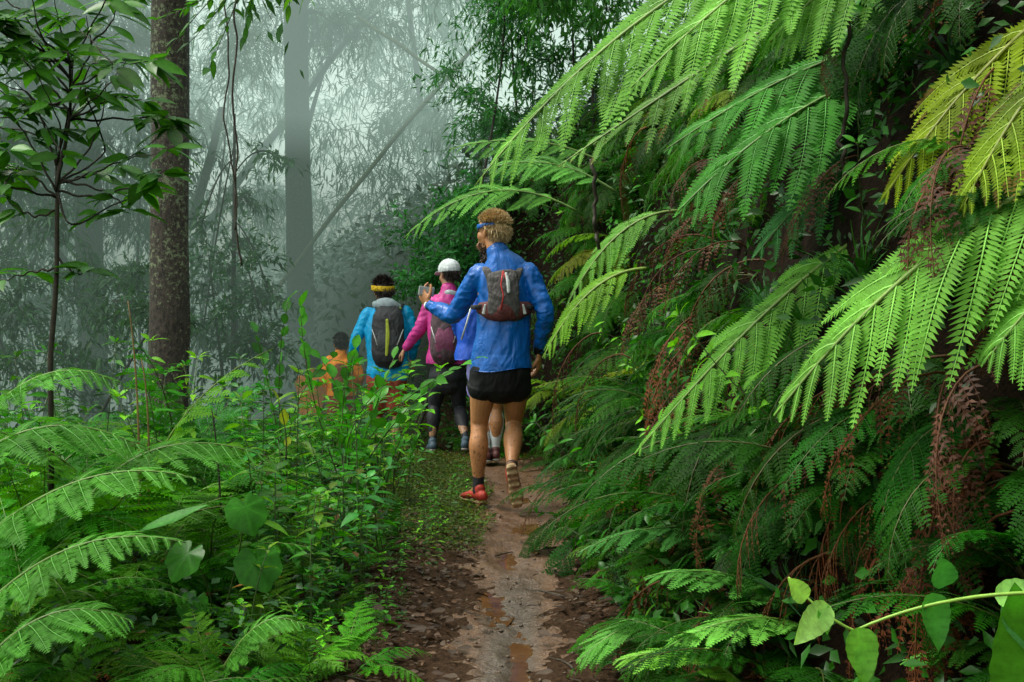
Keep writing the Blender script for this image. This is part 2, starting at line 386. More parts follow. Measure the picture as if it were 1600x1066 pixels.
hero('fern_frond', W(1235, -95, 4.3), W(960, 10, 4.2), W(742, 292, 4.15), 0.36, 18, 30, BR, 'bright green frond reaching furthest left above the runner in the blue jacket', 101, 1.0, root_to=W(1450, -160, 4.7), side=sd)
hero('fern_frond', W(1330, -120, 4.1), W(1160, -40, 4.05), W(985, 140, 4.0), 0.32, 14, 28, BR, 'light green frond at the top edge behind the longest frond tip', 102, .95, root_to=W(1500, -160, 4.6), side=sd)
hero('fern_frond', W(1420, -110, 4.0), W(1330, -70, 4.0), W(1200, 70, 4.0), 0.26, 12, 26, BR, 'short light green frond hanging down at the top edge', 103, .95, side=sd)
hero('fern_frond', W(1245, 15, 4.8), W(1080, 120, 4.8), W(870, 262, 4.7), 0.22, 13, 20, (.13, .30, .05), 'green frond with a bare straw coloured stalk under the longest frond', 104, 1.0, root_to=W(1500, -70, 5.2), side=sd, browntip=.3)
hero('fern_frond', W(1480, 60, 4.7), W(1290, 60, 4.7), W(1035, 238, 4.6), 0.33, 15, 26, CG, 'cool green frond over the dark hollow in the bank', 105, .95, side=sd)
hero('fern_frond', W(1440, 110, 4.6), W(1260, 120, 4.5), W(1058, 332, 4.4), 0.37, 16, 28, CG, 'broad cool green frond drooping into the dark hollow', 106, 1.05, side=sd)
hero('fern_frond', W(1520, 160, 4.8), W(1330, 200, 4.6), W(1180, 400, 4.5), 0.33, 14, 24, (.055, .22, .06), 'dark cool frond hanging lowest in the middle of the bank', 107, 1.05, side=sd)
hero('fern_frond', W(1680, -10, 3.6), W(1520, 90, 3.6), W(1378, 312, 3.6), 0.26, 15, 22, (.19, .28, .006), 'yellow frond hanging at the upper right edge', 108, 1.0, browntip=.35, side=sd, tint=(.35, .6))
hero('fern_frond', W(1700, 60, 3.3), W(1600, 120, 3.2), W(1500, 330, 3.2), 0.22, 12, 20, (.17, .28, .01), 'small yellowish frond behind the yellow one', 109, 1.0, browntip=.4, side=sd, tint=(.35, .55))
hero('fern_frond', W(1840, 200, 3.1), W(1480, 300, 3.2), W(1212, 650, 3.25), 0.33, 18, 30, BR, 'largest bright green frond stretching in from the right edge', 110, 1.05, side=sd, rad=.008)
hero('fern_frond', W(1800, 330, 3.0), W(1680, 380, 3.0), W(1545, 560, 3.0), 0.24, 12, 26, BR2, 'bright frond cut off by the right edge below the largest one', 111, 1.0, side=sd)
hero('fern_frond', W(1420, 330, 4.3), W(1250, 400, 4.3), W(992, 712, 4.2), 0.24, 18, 26, BR2, 'long narrow bright frond sweeping down toward the trail', 112, .95, side=sd, root_to=W(1600, 270, 4.6))
hero('fern_frond', W(1330, 560, 4.4), W(1240, 590, 4.4), W(1110, 760, 4.3), 0.22, 12, 22, (.06, .20, .04), 'dull green frond below the long narrow bright frond', 113, .9, side=sd)
hero('fern_frond', W(960, 300, 7.6), W(860, 230, 7.6), W(752, 268, 7.5), 0.24, 13, 20, (.10, .30, .05), 'thin green frond above the head of the runner in blue', 114, .8, side=sd)
hero('fern_frond', W(900, 330, 9.0), W(760, 250, 9.0), W(632, 372, 9.0), 0.30, 13, 20, (.10, .30, .04), 'pale green frond pointing into the mist left of the blond runner', 115, .8, side=sd)
hero('fern_frond', W(930, 250, 9.5), W(830, 200, 9.5), W(700, 235, 9.5), 0.29, 12, 18, (.09, .26, .04), 'upper thin frond at the misty edge of the bank', 116, .8, side=sd)
hero('fern_frond', W(1010, 420, 6.3), W(920, 420, 6.3), W(848, 560, 6.2), 0.19, 12, 18, (.13, .30, .02), 'yellow green frond hanging by the right elbow of the blue jacket', 117, .95, side=sd)
hero('fern_frond', W(1060, 330, 6.8), W(960, 330, 6.8), W(885, 480, 6.7), 0.20, 12, 18, (.09, .24, .03), 'green frond drooping to the right of the blond head', 118, .95, side=sd)
# low fronds on the right verge
for k, (b, c, t, pin, col, lb) in enumerate([
    (W(1190, 855, 4.6), W(1040, 790, 4.5), W(902, 868, 4.4), .22, (.07, .25, .05), 'low frond reaching over the litter at the right edge of the trail'),
    (W(1300, 960, 4.0), W(1130, 870, 3.9), W(1010, 905, 3.85), .25, (.10, .33, .05), 'bright low frond in front of the bank foot'),
    (W(1700, 900, 3.3), W(1600, 800, 3.3), W(1440, 930, 3.3), .22, (.05, .2, .02), 'green frond in the lower right corner above the vine'),
    (W(1750, 1080, 3.1), W(1600, 960, 3.1), W(1420, 1040, 3.1), .2, (.06, .22, .02), 'green frond in the lower right corner below the vine'),
    (W(1420, 760, 3.9), W(1330, 730, 3.9), W(1190, 860, 3.9), .24, (.05, .2, .025), 'green frond just above the free end of the vine'),
    (W(1290, 1000, 3.7), W(1180, 930, 3.6), W(1040, 1020, 3.6), .2, (.13, .38, .05), 'light low frond near the vine with pale leaves'),
    (W(1180, 1100, 3.6), W(1110, 990, 3.6), W(960, 1040, 3.6), .17, (.18, .45, .05), 'lime green frond tip at the bottom edge'),
    (W(1240, 720, 5.0), W(1150, 640, 5.0), W(1010, 690, 5.0), .22, (.06, .2, .04), 'mid green frond at the foot of the dark soil'),
    (W(1500, 560, 4.0), W(1400, 580, 3.9), W(1250, 720, 3.9), .28, (.06, .22, .04), 'frond arching under the largest bright frond'),
    (W(1560, 700, 3.7), W(1480, 660, 3.6), W(1330, 830, 3.6), .28, (.05, .19, .035), 'frond drooping beside the rust brown dead fronds'),
    (W(1640, 600, 3.4), W(1580, 600, 3.4), W(1440, 800, 3.4), .26, (.07, .23, .03), 'frond hanging over the rust brown dead fronds'),
    (W(1330, 830, 4.2), W(1210, 790, 4.2), W(1120, 870, 4.1), .22, (.05, .2, .03), 'mid green frond above the vine'),
    (W(1050, 980, 4.2), W(980, 960, 4.15), W(905, 1040, 4.1), .15, (.09, .28, .04), 'small frond at the trail edge in the bottom foreground')]):
    hero('fern_frond', b, c, t, pin, 16, 18, col, lb, 130+k, .55, rad=.004, comb=60)

for k, (b, c, t, pin, lb) in enumerate([
    (W(-70, 880, 4.3), W(120, 690, 4.3), W(335, 752, 4.3), .20, 'broad frond arching right to the long pale leaf at lower left'),
    (W(-90, 760, 4.6), W(60, 600, 4.6), W(225, 690, 4.6), .20, 'broad frond arching over at the left edge below the sapling'),
    (W(-80, 1010, 4.0), W(80, 800, 4.0), W(262, 850, 4.0), .20, 'broad frond just left of the round leaves'),
    (W(-70, 1090, 3.7), W(60, 900, 3.7), W(215, 960, 3.7), .17, 'broad frond low in the bottom left corner'),
    (W(-60, 690, 5.2), W(70, 520, 5.2), W(200, 610, 5.2), .20, 'broad frond highest at the left edge'),
    (W(120, 800, 4.9), W(230, 640, 4.9), W(400, 700, 4.9), .19, 'broad frond behind the topmost round leaf'),
    (W(330, 1080, 4.0), W(400, 930, 4.0), W(500, 985, 4.0), .13, 'small broad frond at the bottom edge right of the round leaves')]):
    hero('fern_frond', b, c, t+np.array([.05*(k % 3-1), .1*(k % 2), -.06*(k % 2)]), pin*[1.35, 1.5, 1.2, 1.4][k % 4], 17+k % 4, 20, [(.075, .26, .028), (.06, .22, .022)][k % 2], lb, 170+k, .6, rad=.0045, fwd=20, side=(.1, -1, -.15), comb=62, group='broad fern fronds arching at the lower left')
# ------------------------------------------------------------------ fern plants on the left
def wl(px, d, h=None):
    x = (px-800)/FPX*d; return x, d
def plant_at(px, d): x = (px-800)/FPX*d; return x, d, Hf(x, d)-.01
LEFT = [ # px, d, size, n, az, spread, colour, idx, label
 (60, 4.6, .95, 7, .3, 3.0, 'mid green', 'large fern filling the left edge in the foreground'),
 (230, 5.0, .95, 7, 0., 3.0, 'mid green', 'large fern left of the three big round leaves'),
 (-20, 5.3, 1.05, 7, 0., 2.6, 'mid green', 'fern cut off by the left edge at mid height'),
 (330, 5.4, .85, 6, .4, 2.6, 'mid green', 'fern with long flat fronds behind the big round leaves'),
 (150, 5.9, 1.05, 7, .2, 3.0, 'mid green', 'tall fern behind the foreground ferns at left'),
 (90, 3.95, .6, 6, .3, 2.8, 'mid green', 'low fern in the bottom left corner'),
 (330, 4.1, .5, 6, .5, 2.8, 'bright green', 'low fern at the bottom edge left of centre'),
 (470, 4.25, .42, 6, .6, 2.6, 'bright green', 'small bright fern at the bottom edge near the trail'),
 (230, 3.8, .45, 5, .3, 2.8, 'dark green', 'dark low fern at the bottom edge'),
 (20, 6.6, 1.15, 7, .1, 3.0, 'dark green', 'dark tall fern at the far left edge'),
 (300, 6.6, 1.1, 7, .2, 3.0, 'mid green', 'fern with upright stalks below the lichen trunk'),
 (420, 6.2, .8, 6, .3, 2.8, 'bright green', 'pale fern right of the upright stalks'),
 (180, 7.4, 1.15, 6, .2, 3.0, 'bright green', 'light fern in front of the slender sapling'),
 (-10, 4.2, .7, 6, .6, 2.8, 'bright green', 'bright fern sticking in at the left edge'),
 (400, 7.8, 1.0, 6, .1, 3.0, 'blue green', 'cool green fern left of the orange figure'),
 (70, 8.5, 1.2, 6, .1, 3.0, 'blue green', 'misty fern at the far left'),
 (280, 9.0, 1.25, 6, .3, 3.0, 'mid green', 'tall fern at the foot of the lichen trunk'),
 (430, 9.6, 1.0, 6, .3, 3.0, 'blue green', 'fern in the light mist behind the herbs'),
]
for (px, d, size, n, az, spr, cn, lb) in LEFT:
    x, y, z = plant_at(px, d)
    dd = 1 if random.random() < .3 else 0
    fern(x, y, z, size, n, az-.2, spr, GREENS[cn], lb, 'ferns left of the trail', 0, dead=dd)
for (px, d, size, n, az, spr, cn, lb) in [(30, 5.6, 1.2, 8, 0., 3.1, 'mid green', 'tallest fern at the left edge below the sapling'), (200, 6.2, 1.25, 8, .5, 3.1, 'bright green', 'tall arching fern between sapling and lichen trunk'), (360, 7.0, 1.15, 7, .8, 3.1, 'mid green', 'tall fern just left of the orange figures'),
    (110, 7.0, 1.3, 8, .2, 3.1, 'mid green', 'tall fern around the foot of the sapling'), (-40, 8, 1.35, 7, .2, 3.1, 'bright green', 'yellowish tall fern at the far left behind'), (270, 8, 1.3, 7, .1, 3.1, 'blue green', 'tall cool fern in front of the lichen trunk')]:
    x, y, z = plant_at(px, d); fern(x, y, z, size, n, az, spr, GREENS[cn], lb, 'ferns left of the trail', -.12)
for (px, d, size, n, az, cn, lb) in [(40, 4.9, .95, 8, .2, 'bright green', 'broad light fern spreading at the left edge'), (250, 5.5, .9, 8, -.2, 'bright green', 'broad light fern above the big round leaves'), (120, 4.3, .7, 8, .5, 'bright green', 'light fern low in the bottom left'), (190, 3.75, .5, 7, .8, 'bright green', 'small light fern at the bottom edge left of centre'), (400, 4.7, .55, 7, .4, 'bright green', 'light fern under the big round leaves'), (330, 3.8, .45, 7, .1, 'mid green', 'mid green fern at the bottom edge under the round leaves'), (540, 4.3, .4, 6, 1., 'mid green', 'small fern near the litter at the bottom edge'), (60, 3.5, .5, 7, .9, 'mid green', 'small fern in the very corner at bottom left')]:
    x, y, z = plant_at(px, d); fern(x, y, z, size, n, az, 3.1, GREENS[cn], lb, 'ferns left of the trail', -.05, idx=[1, 2, 4, 6])
# fill
def fill(nf, xr, yr, size, label, group, cols, cond=None, nfr=(4, 6)):
    c = 0; t = 0
    while c < nf and t < nf*40:
        t += 1; y = random.uniform(*yr)**1.0; x = random.uniform(*xr)
        s = x-float(xc(y))
        if cond and not cond(x, y, s): continue
        px = 800+x/y*FPX
        if px < -120 or px > 1720: continue
        cn = random.choice(cols)
        fern(x, y, Hf(x, y)-.02, random.uniform(*size), random.randint(*nfr), random.uniform(0, 6.28), 3.0, GREENS[cn], f'{cn} '+label, f'{cn} {group}', 0, dead=1 if random.random() < .2 else 0)
        c += 1
fill(18, (-6, -1.3), (4.2, 8), (.4, .75), 'fern low in the undergrowth left of the trail', 'ferns low in the left undergrowth', ['mid green', 'dark green'], lambda x, y, s: s < -1.2)
fill(24, (-8, -1.5), (7.5, 13), (.6, 1.1), 'fern in the thin mist left of the hikers', 'ferns in the thin mist', ['mid green', 'blue green', 'bright green'], lambda x, y, s: s < -1.4)
# bank ferns
def bankfern(nf, yr, ur, size, label, group, cols, nfr=(4, 6), cond=None, dead=.2):
    c = t = 0
    while c < nf and t < nf*60:
        t += 1; y = random.uniform(*yr); u = random.uniform(*ur); x = float(xc(y))+.42+float(foot(y))+u; z = Hf(x, y)
        px = 800+x/y*FPX; py = 461-(z-CAMZ)/y*FPX
        if px < 560 or px > 1720 or py < -160 or py > 1150: continue
        if cond and not cond(px, py, y): continue
        cn = random.choice(cols)
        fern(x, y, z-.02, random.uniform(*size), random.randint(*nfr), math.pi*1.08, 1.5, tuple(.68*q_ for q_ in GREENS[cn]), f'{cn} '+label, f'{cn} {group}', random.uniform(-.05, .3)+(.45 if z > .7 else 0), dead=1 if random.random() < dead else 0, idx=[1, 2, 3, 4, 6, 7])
        c += 1
cave = lambda px, py, y: not (900 < px < 1230 and 90 < py < 620)
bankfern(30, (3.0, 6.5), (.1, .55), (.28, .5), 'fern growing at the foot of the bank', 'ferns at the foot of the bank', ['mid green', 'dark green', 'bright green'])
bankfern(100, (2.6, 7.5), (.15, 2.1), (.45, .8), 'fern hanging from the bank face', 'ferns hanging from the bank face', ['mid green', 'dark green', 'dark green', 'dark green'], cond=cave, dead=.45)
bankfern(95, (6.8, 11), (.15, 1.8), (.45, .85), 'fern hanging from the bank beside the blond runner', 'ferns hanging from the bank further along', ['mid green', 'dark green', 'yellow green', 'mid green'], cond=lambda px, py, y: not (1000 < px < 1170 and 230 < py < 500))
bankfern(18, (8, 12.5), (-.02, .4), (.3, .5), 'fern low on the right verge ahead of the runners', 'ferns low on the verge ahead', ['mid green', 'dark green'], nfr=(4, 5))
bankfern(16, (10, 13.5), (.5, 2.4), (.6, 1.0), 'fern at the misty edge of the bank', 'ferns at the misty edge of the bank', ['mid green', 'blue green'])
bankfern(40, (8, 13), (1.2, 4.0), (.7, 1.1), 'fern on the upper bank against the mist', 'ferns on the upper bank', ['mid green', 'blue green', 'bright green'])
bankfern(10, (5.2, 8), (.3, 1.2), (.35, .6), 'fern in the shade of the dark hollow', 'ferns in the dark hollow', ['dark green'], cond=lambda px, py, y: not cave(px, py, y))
for k in range(34):   # low ferns closing in on both trail edges
    y = random.uniform(4.0, 7.2); sg = random.choice([-1, -1, 1]); x = float(xc(y))+sg*random.uniform(.52, .85)-(.12 if sg < 0 else 0); cn = random.choice(['mid green', 'dark green', 'bright green'])
    fern(x, y, Hf(x, y)-.01, random.uniform(.16, .34), random.randint(4, 6), random.uniform(0, 6), 3.0, GREENS[cn], f'{cn} little fern at the '+('left' if sg < 0 else 'right')+' edge of the muddy trail', f'{cn} little ferns at the trail edge', 0)
x, y, z = plant_at(85, 5.4); fern(x, y, z, 1.25, 8, 0, 3.1, GREENS['mid green'], 'tall fern standing right in front of the sapling stem', 'ferns left of the trail', -.2)
# rust coloured dead fronds hanging on the bank
c = 0
for t in range(400):
    if c >= 42: break
    y = random.uniform(3.3, 7.6); u = random.uniform(.12, 1.3); x = float(xc(y))+.42+float(foot(y))+u; z = Hf(x, y); px = 800+x/y*FPX; py = 461-(z-CAMZ)/y*FPX
    if not (960 < px < 1650 and 150 < py < 1000): continue
    if random.random() > (.9 if px > 1380 else .5): continue
    o = obj('dead_fern_frond', random.choice(FRD), None, (x-.04, y-.05, z+.15), random.choice([(.10, .030, .010), (.07, .024, .009), (.13, .05, .018)]))
    o.rotation_euler = (random.uniform(-.4, .4), random.uniform(0, .4), math.pi+random.uniform(-1.3, 1.3)); o.scale = (random.uniform(.45, .85),)*3
    tag(o, 'rust brown withered fern frond hanging limp against the bank', 'dead frond', 'withered fronds on the bank'); c += 1
for (px, d, s_) in [(1570, 3.5, 1.0), (1600, 3.4, 1.0), (1540, 3.6, .8), (1585, 3.45, .9), (1520, 3.7, .7), (1180, 5.3, .8), (1210, 5.2, .7), (1150, 5.5, .8)]:
    p = W(px, 640 if px > 1400 else 520, d)
    for q in range(2):
        o = obj('dead_fern_frond', FRD[q], None, p+rng.normal(0, .05, 3), (.14, .04, .011)); o.scale = (s_,)*3
        o.rotation_euler = (0, .3, math.pi+random.uniform(-1, 1)); tag(o, 'rust red withered fern frond in a hanging curtain', 'dead frond', 'rust red withered fronds')

for (px, py, d, s_) in [(1500, 600, 3.3, .6), (1540, 560, 3.2, .7), (1590, 600, 3.1, .7), (1560, 700, 3.15, .6), (1480, 760, 3.3, .55), (1590, 800, 3.0, .6), (1420, 830, 3.4, .4), (1540, 860, 3.05, .5), (1500, 880, 3.1, .45), (1150, 560, 4.9, .6), (1110, 600, 5.0, .5), (1170, 620, 4.8, .6), (985, 560, 6.0, .6), (940, 520, 6.4, .7), (1010, 200, 5.2, .5), (1315, 90, 4.0, .3)]:
    o = obj('dead_fern_frond', random.choice(FRD), None, W(px, py, d), random.choice([(.12, .034, .010), (.08, .028, .012), (.10, .034, .008)])); o.scale = (s_*random.uniform(.8, 1.2), s_*.8, s_)
    o.rotation_euler = (random.uniform(-.3, .3), random.uniform(.2, .7), math.pi+random.uniform(-1, 1)); tag(o, 'rust red withered fern frond in a hanging curtain', 'dead frond', 'rust red withered fronds')

# ------------------------------------------------------------------ broad-leaved herbs
def herb_mesh(seed, h, lw, nodes, shape=0):
    rg = np.random.default_rng(seed); mb = MB(); st = MB()
    P = bez([[0, 0, 0], [rg.normal(0, .05)*h, rg.normal(0, .05)*h, h*.5], [rg.normal(0, .12)*h, rg.normal(0, .12)*h, h]], 9)
    st.tube(P, np.linspace(.004, .0018, 9), 4, .5)
    a0 = rg.uniform(0, 6.28)
    A, D, Nn, L, Wd, T = [], [], [], [], [], []
    for q in range(nodes):
        t = .25+.75*(q+1)/nodes; c = np.array([np.interp(t, np.linspace(0, 1, 9), P[:, k]) for k in range(3)])
        k_ = 2 if q < nodes-1 else 5
        for s2 in range(k_):
            a = a0+q*1.57+s2*(2*np.pi/k_)+rg.normal(0, .2); e = rg.uniform(-.15, .55) if q < nodes-1 else rg.uniform(.2, .9)
            d = np.array([math.cos(a)*math.cos(e), math.sin(a)*math.cos(e), math.sin(e)])
            l = lw*rg.uniform(.7, 1.2)*(1 if q < nodes-1 else .75)*(1-.25*abs(t-.6))
            b = c+d*.012; A.append(b); D.append(d); Nn.append(np.array([0, 0, 1.])+rg.normal(0, .25, 3)); L.append(l); Wd.append(l*[.42, .3, .55][shape]); T.append(rg.uniform(.36, .66))
            st.tube([c, b+d*.01], .0015, 3, .5, 0, False)
    mb.leaves(A, np.array(D), np.array(Nn), np.array(L), np.array(Wd), np.array(T), .28, .35, 0, 1, (rg.random(len(A)) < .05)*.5)
    return mb.mesh('leaves', M['leaf']), st.mesh('stem', M['stem'])
HERB = [herb_mesh(s, [.4, .55, .7, .35, .85, .5][s % 6], [.105, .095, .115, .09, .13, .08][s % 6], [4, 5, 6, 4, 7, 6][s % 6], s % 3) for s in range(14)]
HG = {'glossy green': (.035, .19, .008), 'cool green': (.035, .19, .028), 'fresh green': (.11, .34, .010), 'deep green': (.016, .10, .005), 'lime green': (.20, .48, .03)}
def herb(x, y, z, s, cn, label, group, k=None):
    L, S = random.choice(HERB) if k is None else HERB[k]
    root = thing('broadleaf_herb', f'{cn} {label}', 'plant', (x, y, z), f'{cn} {group}', random.uniform(0, 6.28)); root.scale = (s,)*3
    cc = tuple(c*random.uniform(.75, 1.3) for c in HG[cn]); obj('leaves', L, root, None, cc); obj('stem', S, root, None, (.05, .09, .02))
def herbs(nh, cond, xr, yr, sr, label, group, cols, zoff=0.):
    c = t = 0
    while c < nh and t < nh*80:
        t += 1; y = random.uniform(*yr); x = random.uniform(*xr); s = x-float(xc(y)); px = 800+x/y*FPX
        if px < -60 or px > 1660 or not cond(px, y, s): continue
        herb(x, y, Hf(x, y)-.01, random.uniform(*sr), random.choice(cols), label, group); c += 1
# dense herb drift between the ferns and the trail
herbs(150, lambda px, y, s: -2.2 < s < -.62-.12*(y > 6.5) and px > 380 and not (y > 6.6 and y < 9.6 and s > -1.05), (-3, -.3), (4.4, 9.4), (.5, 1.15), 'herb with paired leaves in the drift beside the trail', 'herbs in the drift beside the trail', ['glossy green', 'cool green', 'fresh green', 'glossy green'])
herbs(55, lambda px, y, s: s < -1.9, (-6, -1.5), (4.6, 9), (.7, 1.3), 'herb pushing up between the ferns at left', 'herbs between the ferns', ['glossy green', 'deep green', 'fresh green'])
herbs(45, lambda px, y, s: -2.6 < s < -.8, (-6, -.4), (9.2, 12.4), (.5, 1.0), 'herb in front of the mist beside the hikers', 'herbs beside the hikers', ['cool green', 'fresh green', 'glossy green'])
herbs(90, lambda px, y, s: -.85 < s < -.36, (-2, 0), (4.0, 7), (.16, .42), 'seedling at the left edge of the trail', 'seedlings at the left edge', ['glossy green', 'deep green', 'fresh green'])
herbs(40, lambda px, y, s: .42 < s < 1.0, (0, 2), (4.2, 12.5), (.25, .55), 'herb on the right verge under the ferns', 'herbs on the right verge', ['glossy green', 'deep green', 'fresh green'])
c = t = 0
while c < 150 and t < 6000:   # leafy shoots all over the bank
    t += 1; y = random.uniform(3.6, 13); u = random.uniform(.1, 1.6); x = float(xc(y))+.42+float(foot(y))+u; z = Hf(x, y); px = 800+x/y*FPX; py = 461-(z-CAMZ)/y*FPX
    if px > 1650 or px < 600 or py < -50 or py > 1080 or (not cave(px, py, y) and y < 7.5): continue
    L, S = random.choice(HERB); cn = random.choice(['deep green', 'glossy green', 'deep green', 'fresh green'])
    root = thing('leafy_shoot', f'{cn} leafy shoot leaning out of the bank', 'plant', (x, y, z-.02), f'{cn} leafy shoots on the bank'); root.rotation_euler = (random.uniform(-.3, .6), -random.uniform(.3, 1.2), random.uniform(-.6, .6)); root.scale = (random.uniform(.5, .9),)*3
    obj('leaves', L, root, None, HG[cn]); obj('stem', S, root, None, (.05, .07, .02)); c += 1

herbs(32, lambda px, y, s: 540 < px < 645 and s < -.5, (-2.4, -.3), (7.2, 10.2), (.85, 1.15), 'tall herb hiding the legs of the hikers', 'tall herbs before the hikers', ['fresh green', 'glossy green', 'cool green'])
herbs(26, lambda px, y, s: -1.0 < s < -.3, (-1.2, 0), (6.4, 9.4), (.18, .42), 'small herb in the creeping carpet beside the trail', 'small herbs in the carpet', ['fresh green', 'glossy green'])
# shrub arching across the legs of the hikers: long wiry twigs with leaves (in front of the teal and pink jackets)
def twig_branch(P, r, nleaf, lw, rg, mb, st, spread=.5, start=.25, ratio=.5, up=.2):
    P = np.asarray(P, float); st.tube(P, np.linspace(r, r*.4, len(P)), 4, .5)
    t = np.linspace(start, 1, nleaf); tt = np.linspace(0, 1, len(P))
    c = np.stack([np.interp(t, tt, P[:, k]) for k in range(3)], 1); T = np.gradient(P, axis=0); T = np.stack([np.interp(t, tt, T[:, k]) for k in range(3)], 1); T /= np.linalg.norm(T, axis=1)[:, None]
    sgn = np.where(np.arange(nleaf) % 2, 1, -1)[:, None]; side = np.cross(T, [0, 0, 1.])*sgn
    D = T*.7+side*rg.uniform(.5, 1.1, (nleaf, 1))+rg.normal(0, spread*.4, (nleaf, 3))+[0, 0, up]
    l = lw*rg.uniform(.65, 1.15, nleaf)
    mb.leaves(c, D, rg.normal(0, .35, (nleaf, 3))+[0, -.25, 1.], l, l*ratio, rg.uniform(.35, .65, nleaf), .22, .3, 0, 1)
def shrub(name, label, group, curves, col, lw, seed, nleaf=10, r=.004, ratio=.5, cat='shrub', stemcol=(.05, .05, .02), up=.2):
    rg = np.random.default_rng(seed); mb, st = MB(), MB(); O = np.asarray(curves[0][0], float)
    for cv in curves: twig_branch(bez([np.asarray(p)-O for p in cv], 12), r, nleaf, lw, rg, mb, st, ratio=ratio, up=up)
    root = thing(name, label, cat, O, group)
    obj('leaves', mb.mesh('leaves', M['leaf']), root, None, col); obj('twigs', st.mesh('twigs', M['stem']), root, None, stemcol); return root
shrub('leafy_shrub', 'wiry shrub with leaves crossing in front of the teal and pink jackets', None, [
    (W(540, 780, 7.0), W(560, 640, 7.0), W(745, 560, 6.9)), (W(540, 780, 7.0), W(520, 640, 7.0), W(640, 575, 6.9)),
    (W(540, 780, 7.0), W(600, 660, 7.), W(690, 590, 7.)), (W(540, 780, 7.0), W(470, 600, 7.0), W(470, 480, 7.)),
    (W(540, 780, 7.0), W(520, 640, 7.1), W(555, 545, 7.1)), (W(540, 780, 7.0), W(560, 700, 7.1), W(615, 560, 7.1)), (W(540, 780, 7.0), W(560, 640, 7.1), W(500, 560, 7.2))],
    (.06, .27, .02), .13, 5, 13)
shrub('leafy_shrub', 'dark stemmed shrub in front of the orange jackets', None, [
    (W(450, 800, 7.6), W(430, 620, 7.6), W(520, 560, 7.5)), (W(450, 800, 7.6), W(420, 600, 7.6), W(450, 470, 7.6)),
    (W(450, 800, 7.6), W(430, 640, 7.6), W(400, 520, 7.6))], (.05, .2, .03), .11, 6, 12)
shrub('leafy_shrub', 'bright leaved shrub left of the leggings of the hiker in pink', None, [
    (W(600, 800, 7.8), W(600, 700, 7.8), W(660, 640, 7.8)), (W(600, 800, 7.8), W(580, 680, 7.8), W(585, 610, 7.8)), (W(600, 800, 7.8), W(640, 720, 7.8), W(650, 690, 7.8)), (W(600, 800, 7.8), W(560, 720, 7.8), W(530, 650, 7.8))], (.07, .28, .03), .10, 7, 11)
# three big round leaves
def round_leaf(mb, c, D, Nn, R_, rg, tint=.5):
    D = np.asarray(D, float); D /= np.linalg.norm(D); S = np.cross(D, Nn); S /= np.linalg.norm(S); U = np.cross(S, D)
    n = 36; an = np.linspace(-np.pi, np.pi, n, endpoint=False)
    rr = R_*(.78+.22*np.cos(an))*(1+.10*np.abs(np.cos(an*3.5)))*(1+.03*np.sin(an*23))*(1-.75*np.exp(-((np.abs(an)-np.pi)/.28)**2))*(1+.15*np.exp(-(an/.25)**2))
    V = [np.asarray(c, float)]; T = []; t_ = [tint*1.3]
    for f in (.35, .7, 1.):
        for a, r in zip(an, rr):
            wv = .025*R_*math.sin(a*7)*f*f+.05*R_*math.sin(a*2+c[0]*40)*f-.16*R_*f*f*max(0, math.cos(a))
            V.append(c+(D*math.cos(a)+S*math.sin(a))*r*f+U*wv); t_.append(tint*(1.25 if abs(math.sin(a*3.5)) < .18 else .95))
    Q = []
    for q in range(n):
        T.append((0, 1+q, 1+(q+1) % n))
        for k in range(2): Q.append((1+k*n+q, 1+(k+1)*n+q, 1+(k+1)*n+(q+1) % n, 1+k*n+(q+1) % n))
    mb.add(V, Q, T, t_, 0)
O = W(330, 1010, 4.75); root = thing('big_leaf_plant', 'plant with large round vine-like leaves among the left ferns', 'plant', O)
st = MB()
for k, (px, py, r, nx) in enumerate([(380, 812, .088, .2), (290, 885, .09, -.3), (398, 895, .10, .2), (300, 960, .07, -.2)]):
    mb = MB(); c = W(px, py-18, 4.55)-O; round_leaf(mb, c, [nx*1.6, -.45+nx*.4, -.75], [nx*.8, -.75, .8], r, rng)
    obj('leaf', mb.mesh('leaf', M['leaf'], True), root, None, (.035, .19, .010)); st.tube(bez([[0, 0, 0], c*.5+[.03, .1, .05], c], 8), .003, 4, .5)
mb = MB(); mb.leaves([W(215, 832, 4.4)-O], np.array([[.33, -.05, .13]]), np.array([[-.2, -.6, 1.]]), .27, .06, .6, .2, .0, 0, 1); obj('leaf', mb.mesh('leaf', M['leaf']), root, None, (.08, .30, .05))
obj('stalks', st.mesh('stalks', M['stem']), root, None, (.06, .10, .02))
# single coloured leaves
shrub('leafy_shoot', 'shoot with one yellow leaf standing in the left undergrowth', None, [(W(445, 720, 6.0), W(450, 680, 6.0), W(436, 630, 6.0))], (.38, .45, .03), .11, 9, 3)
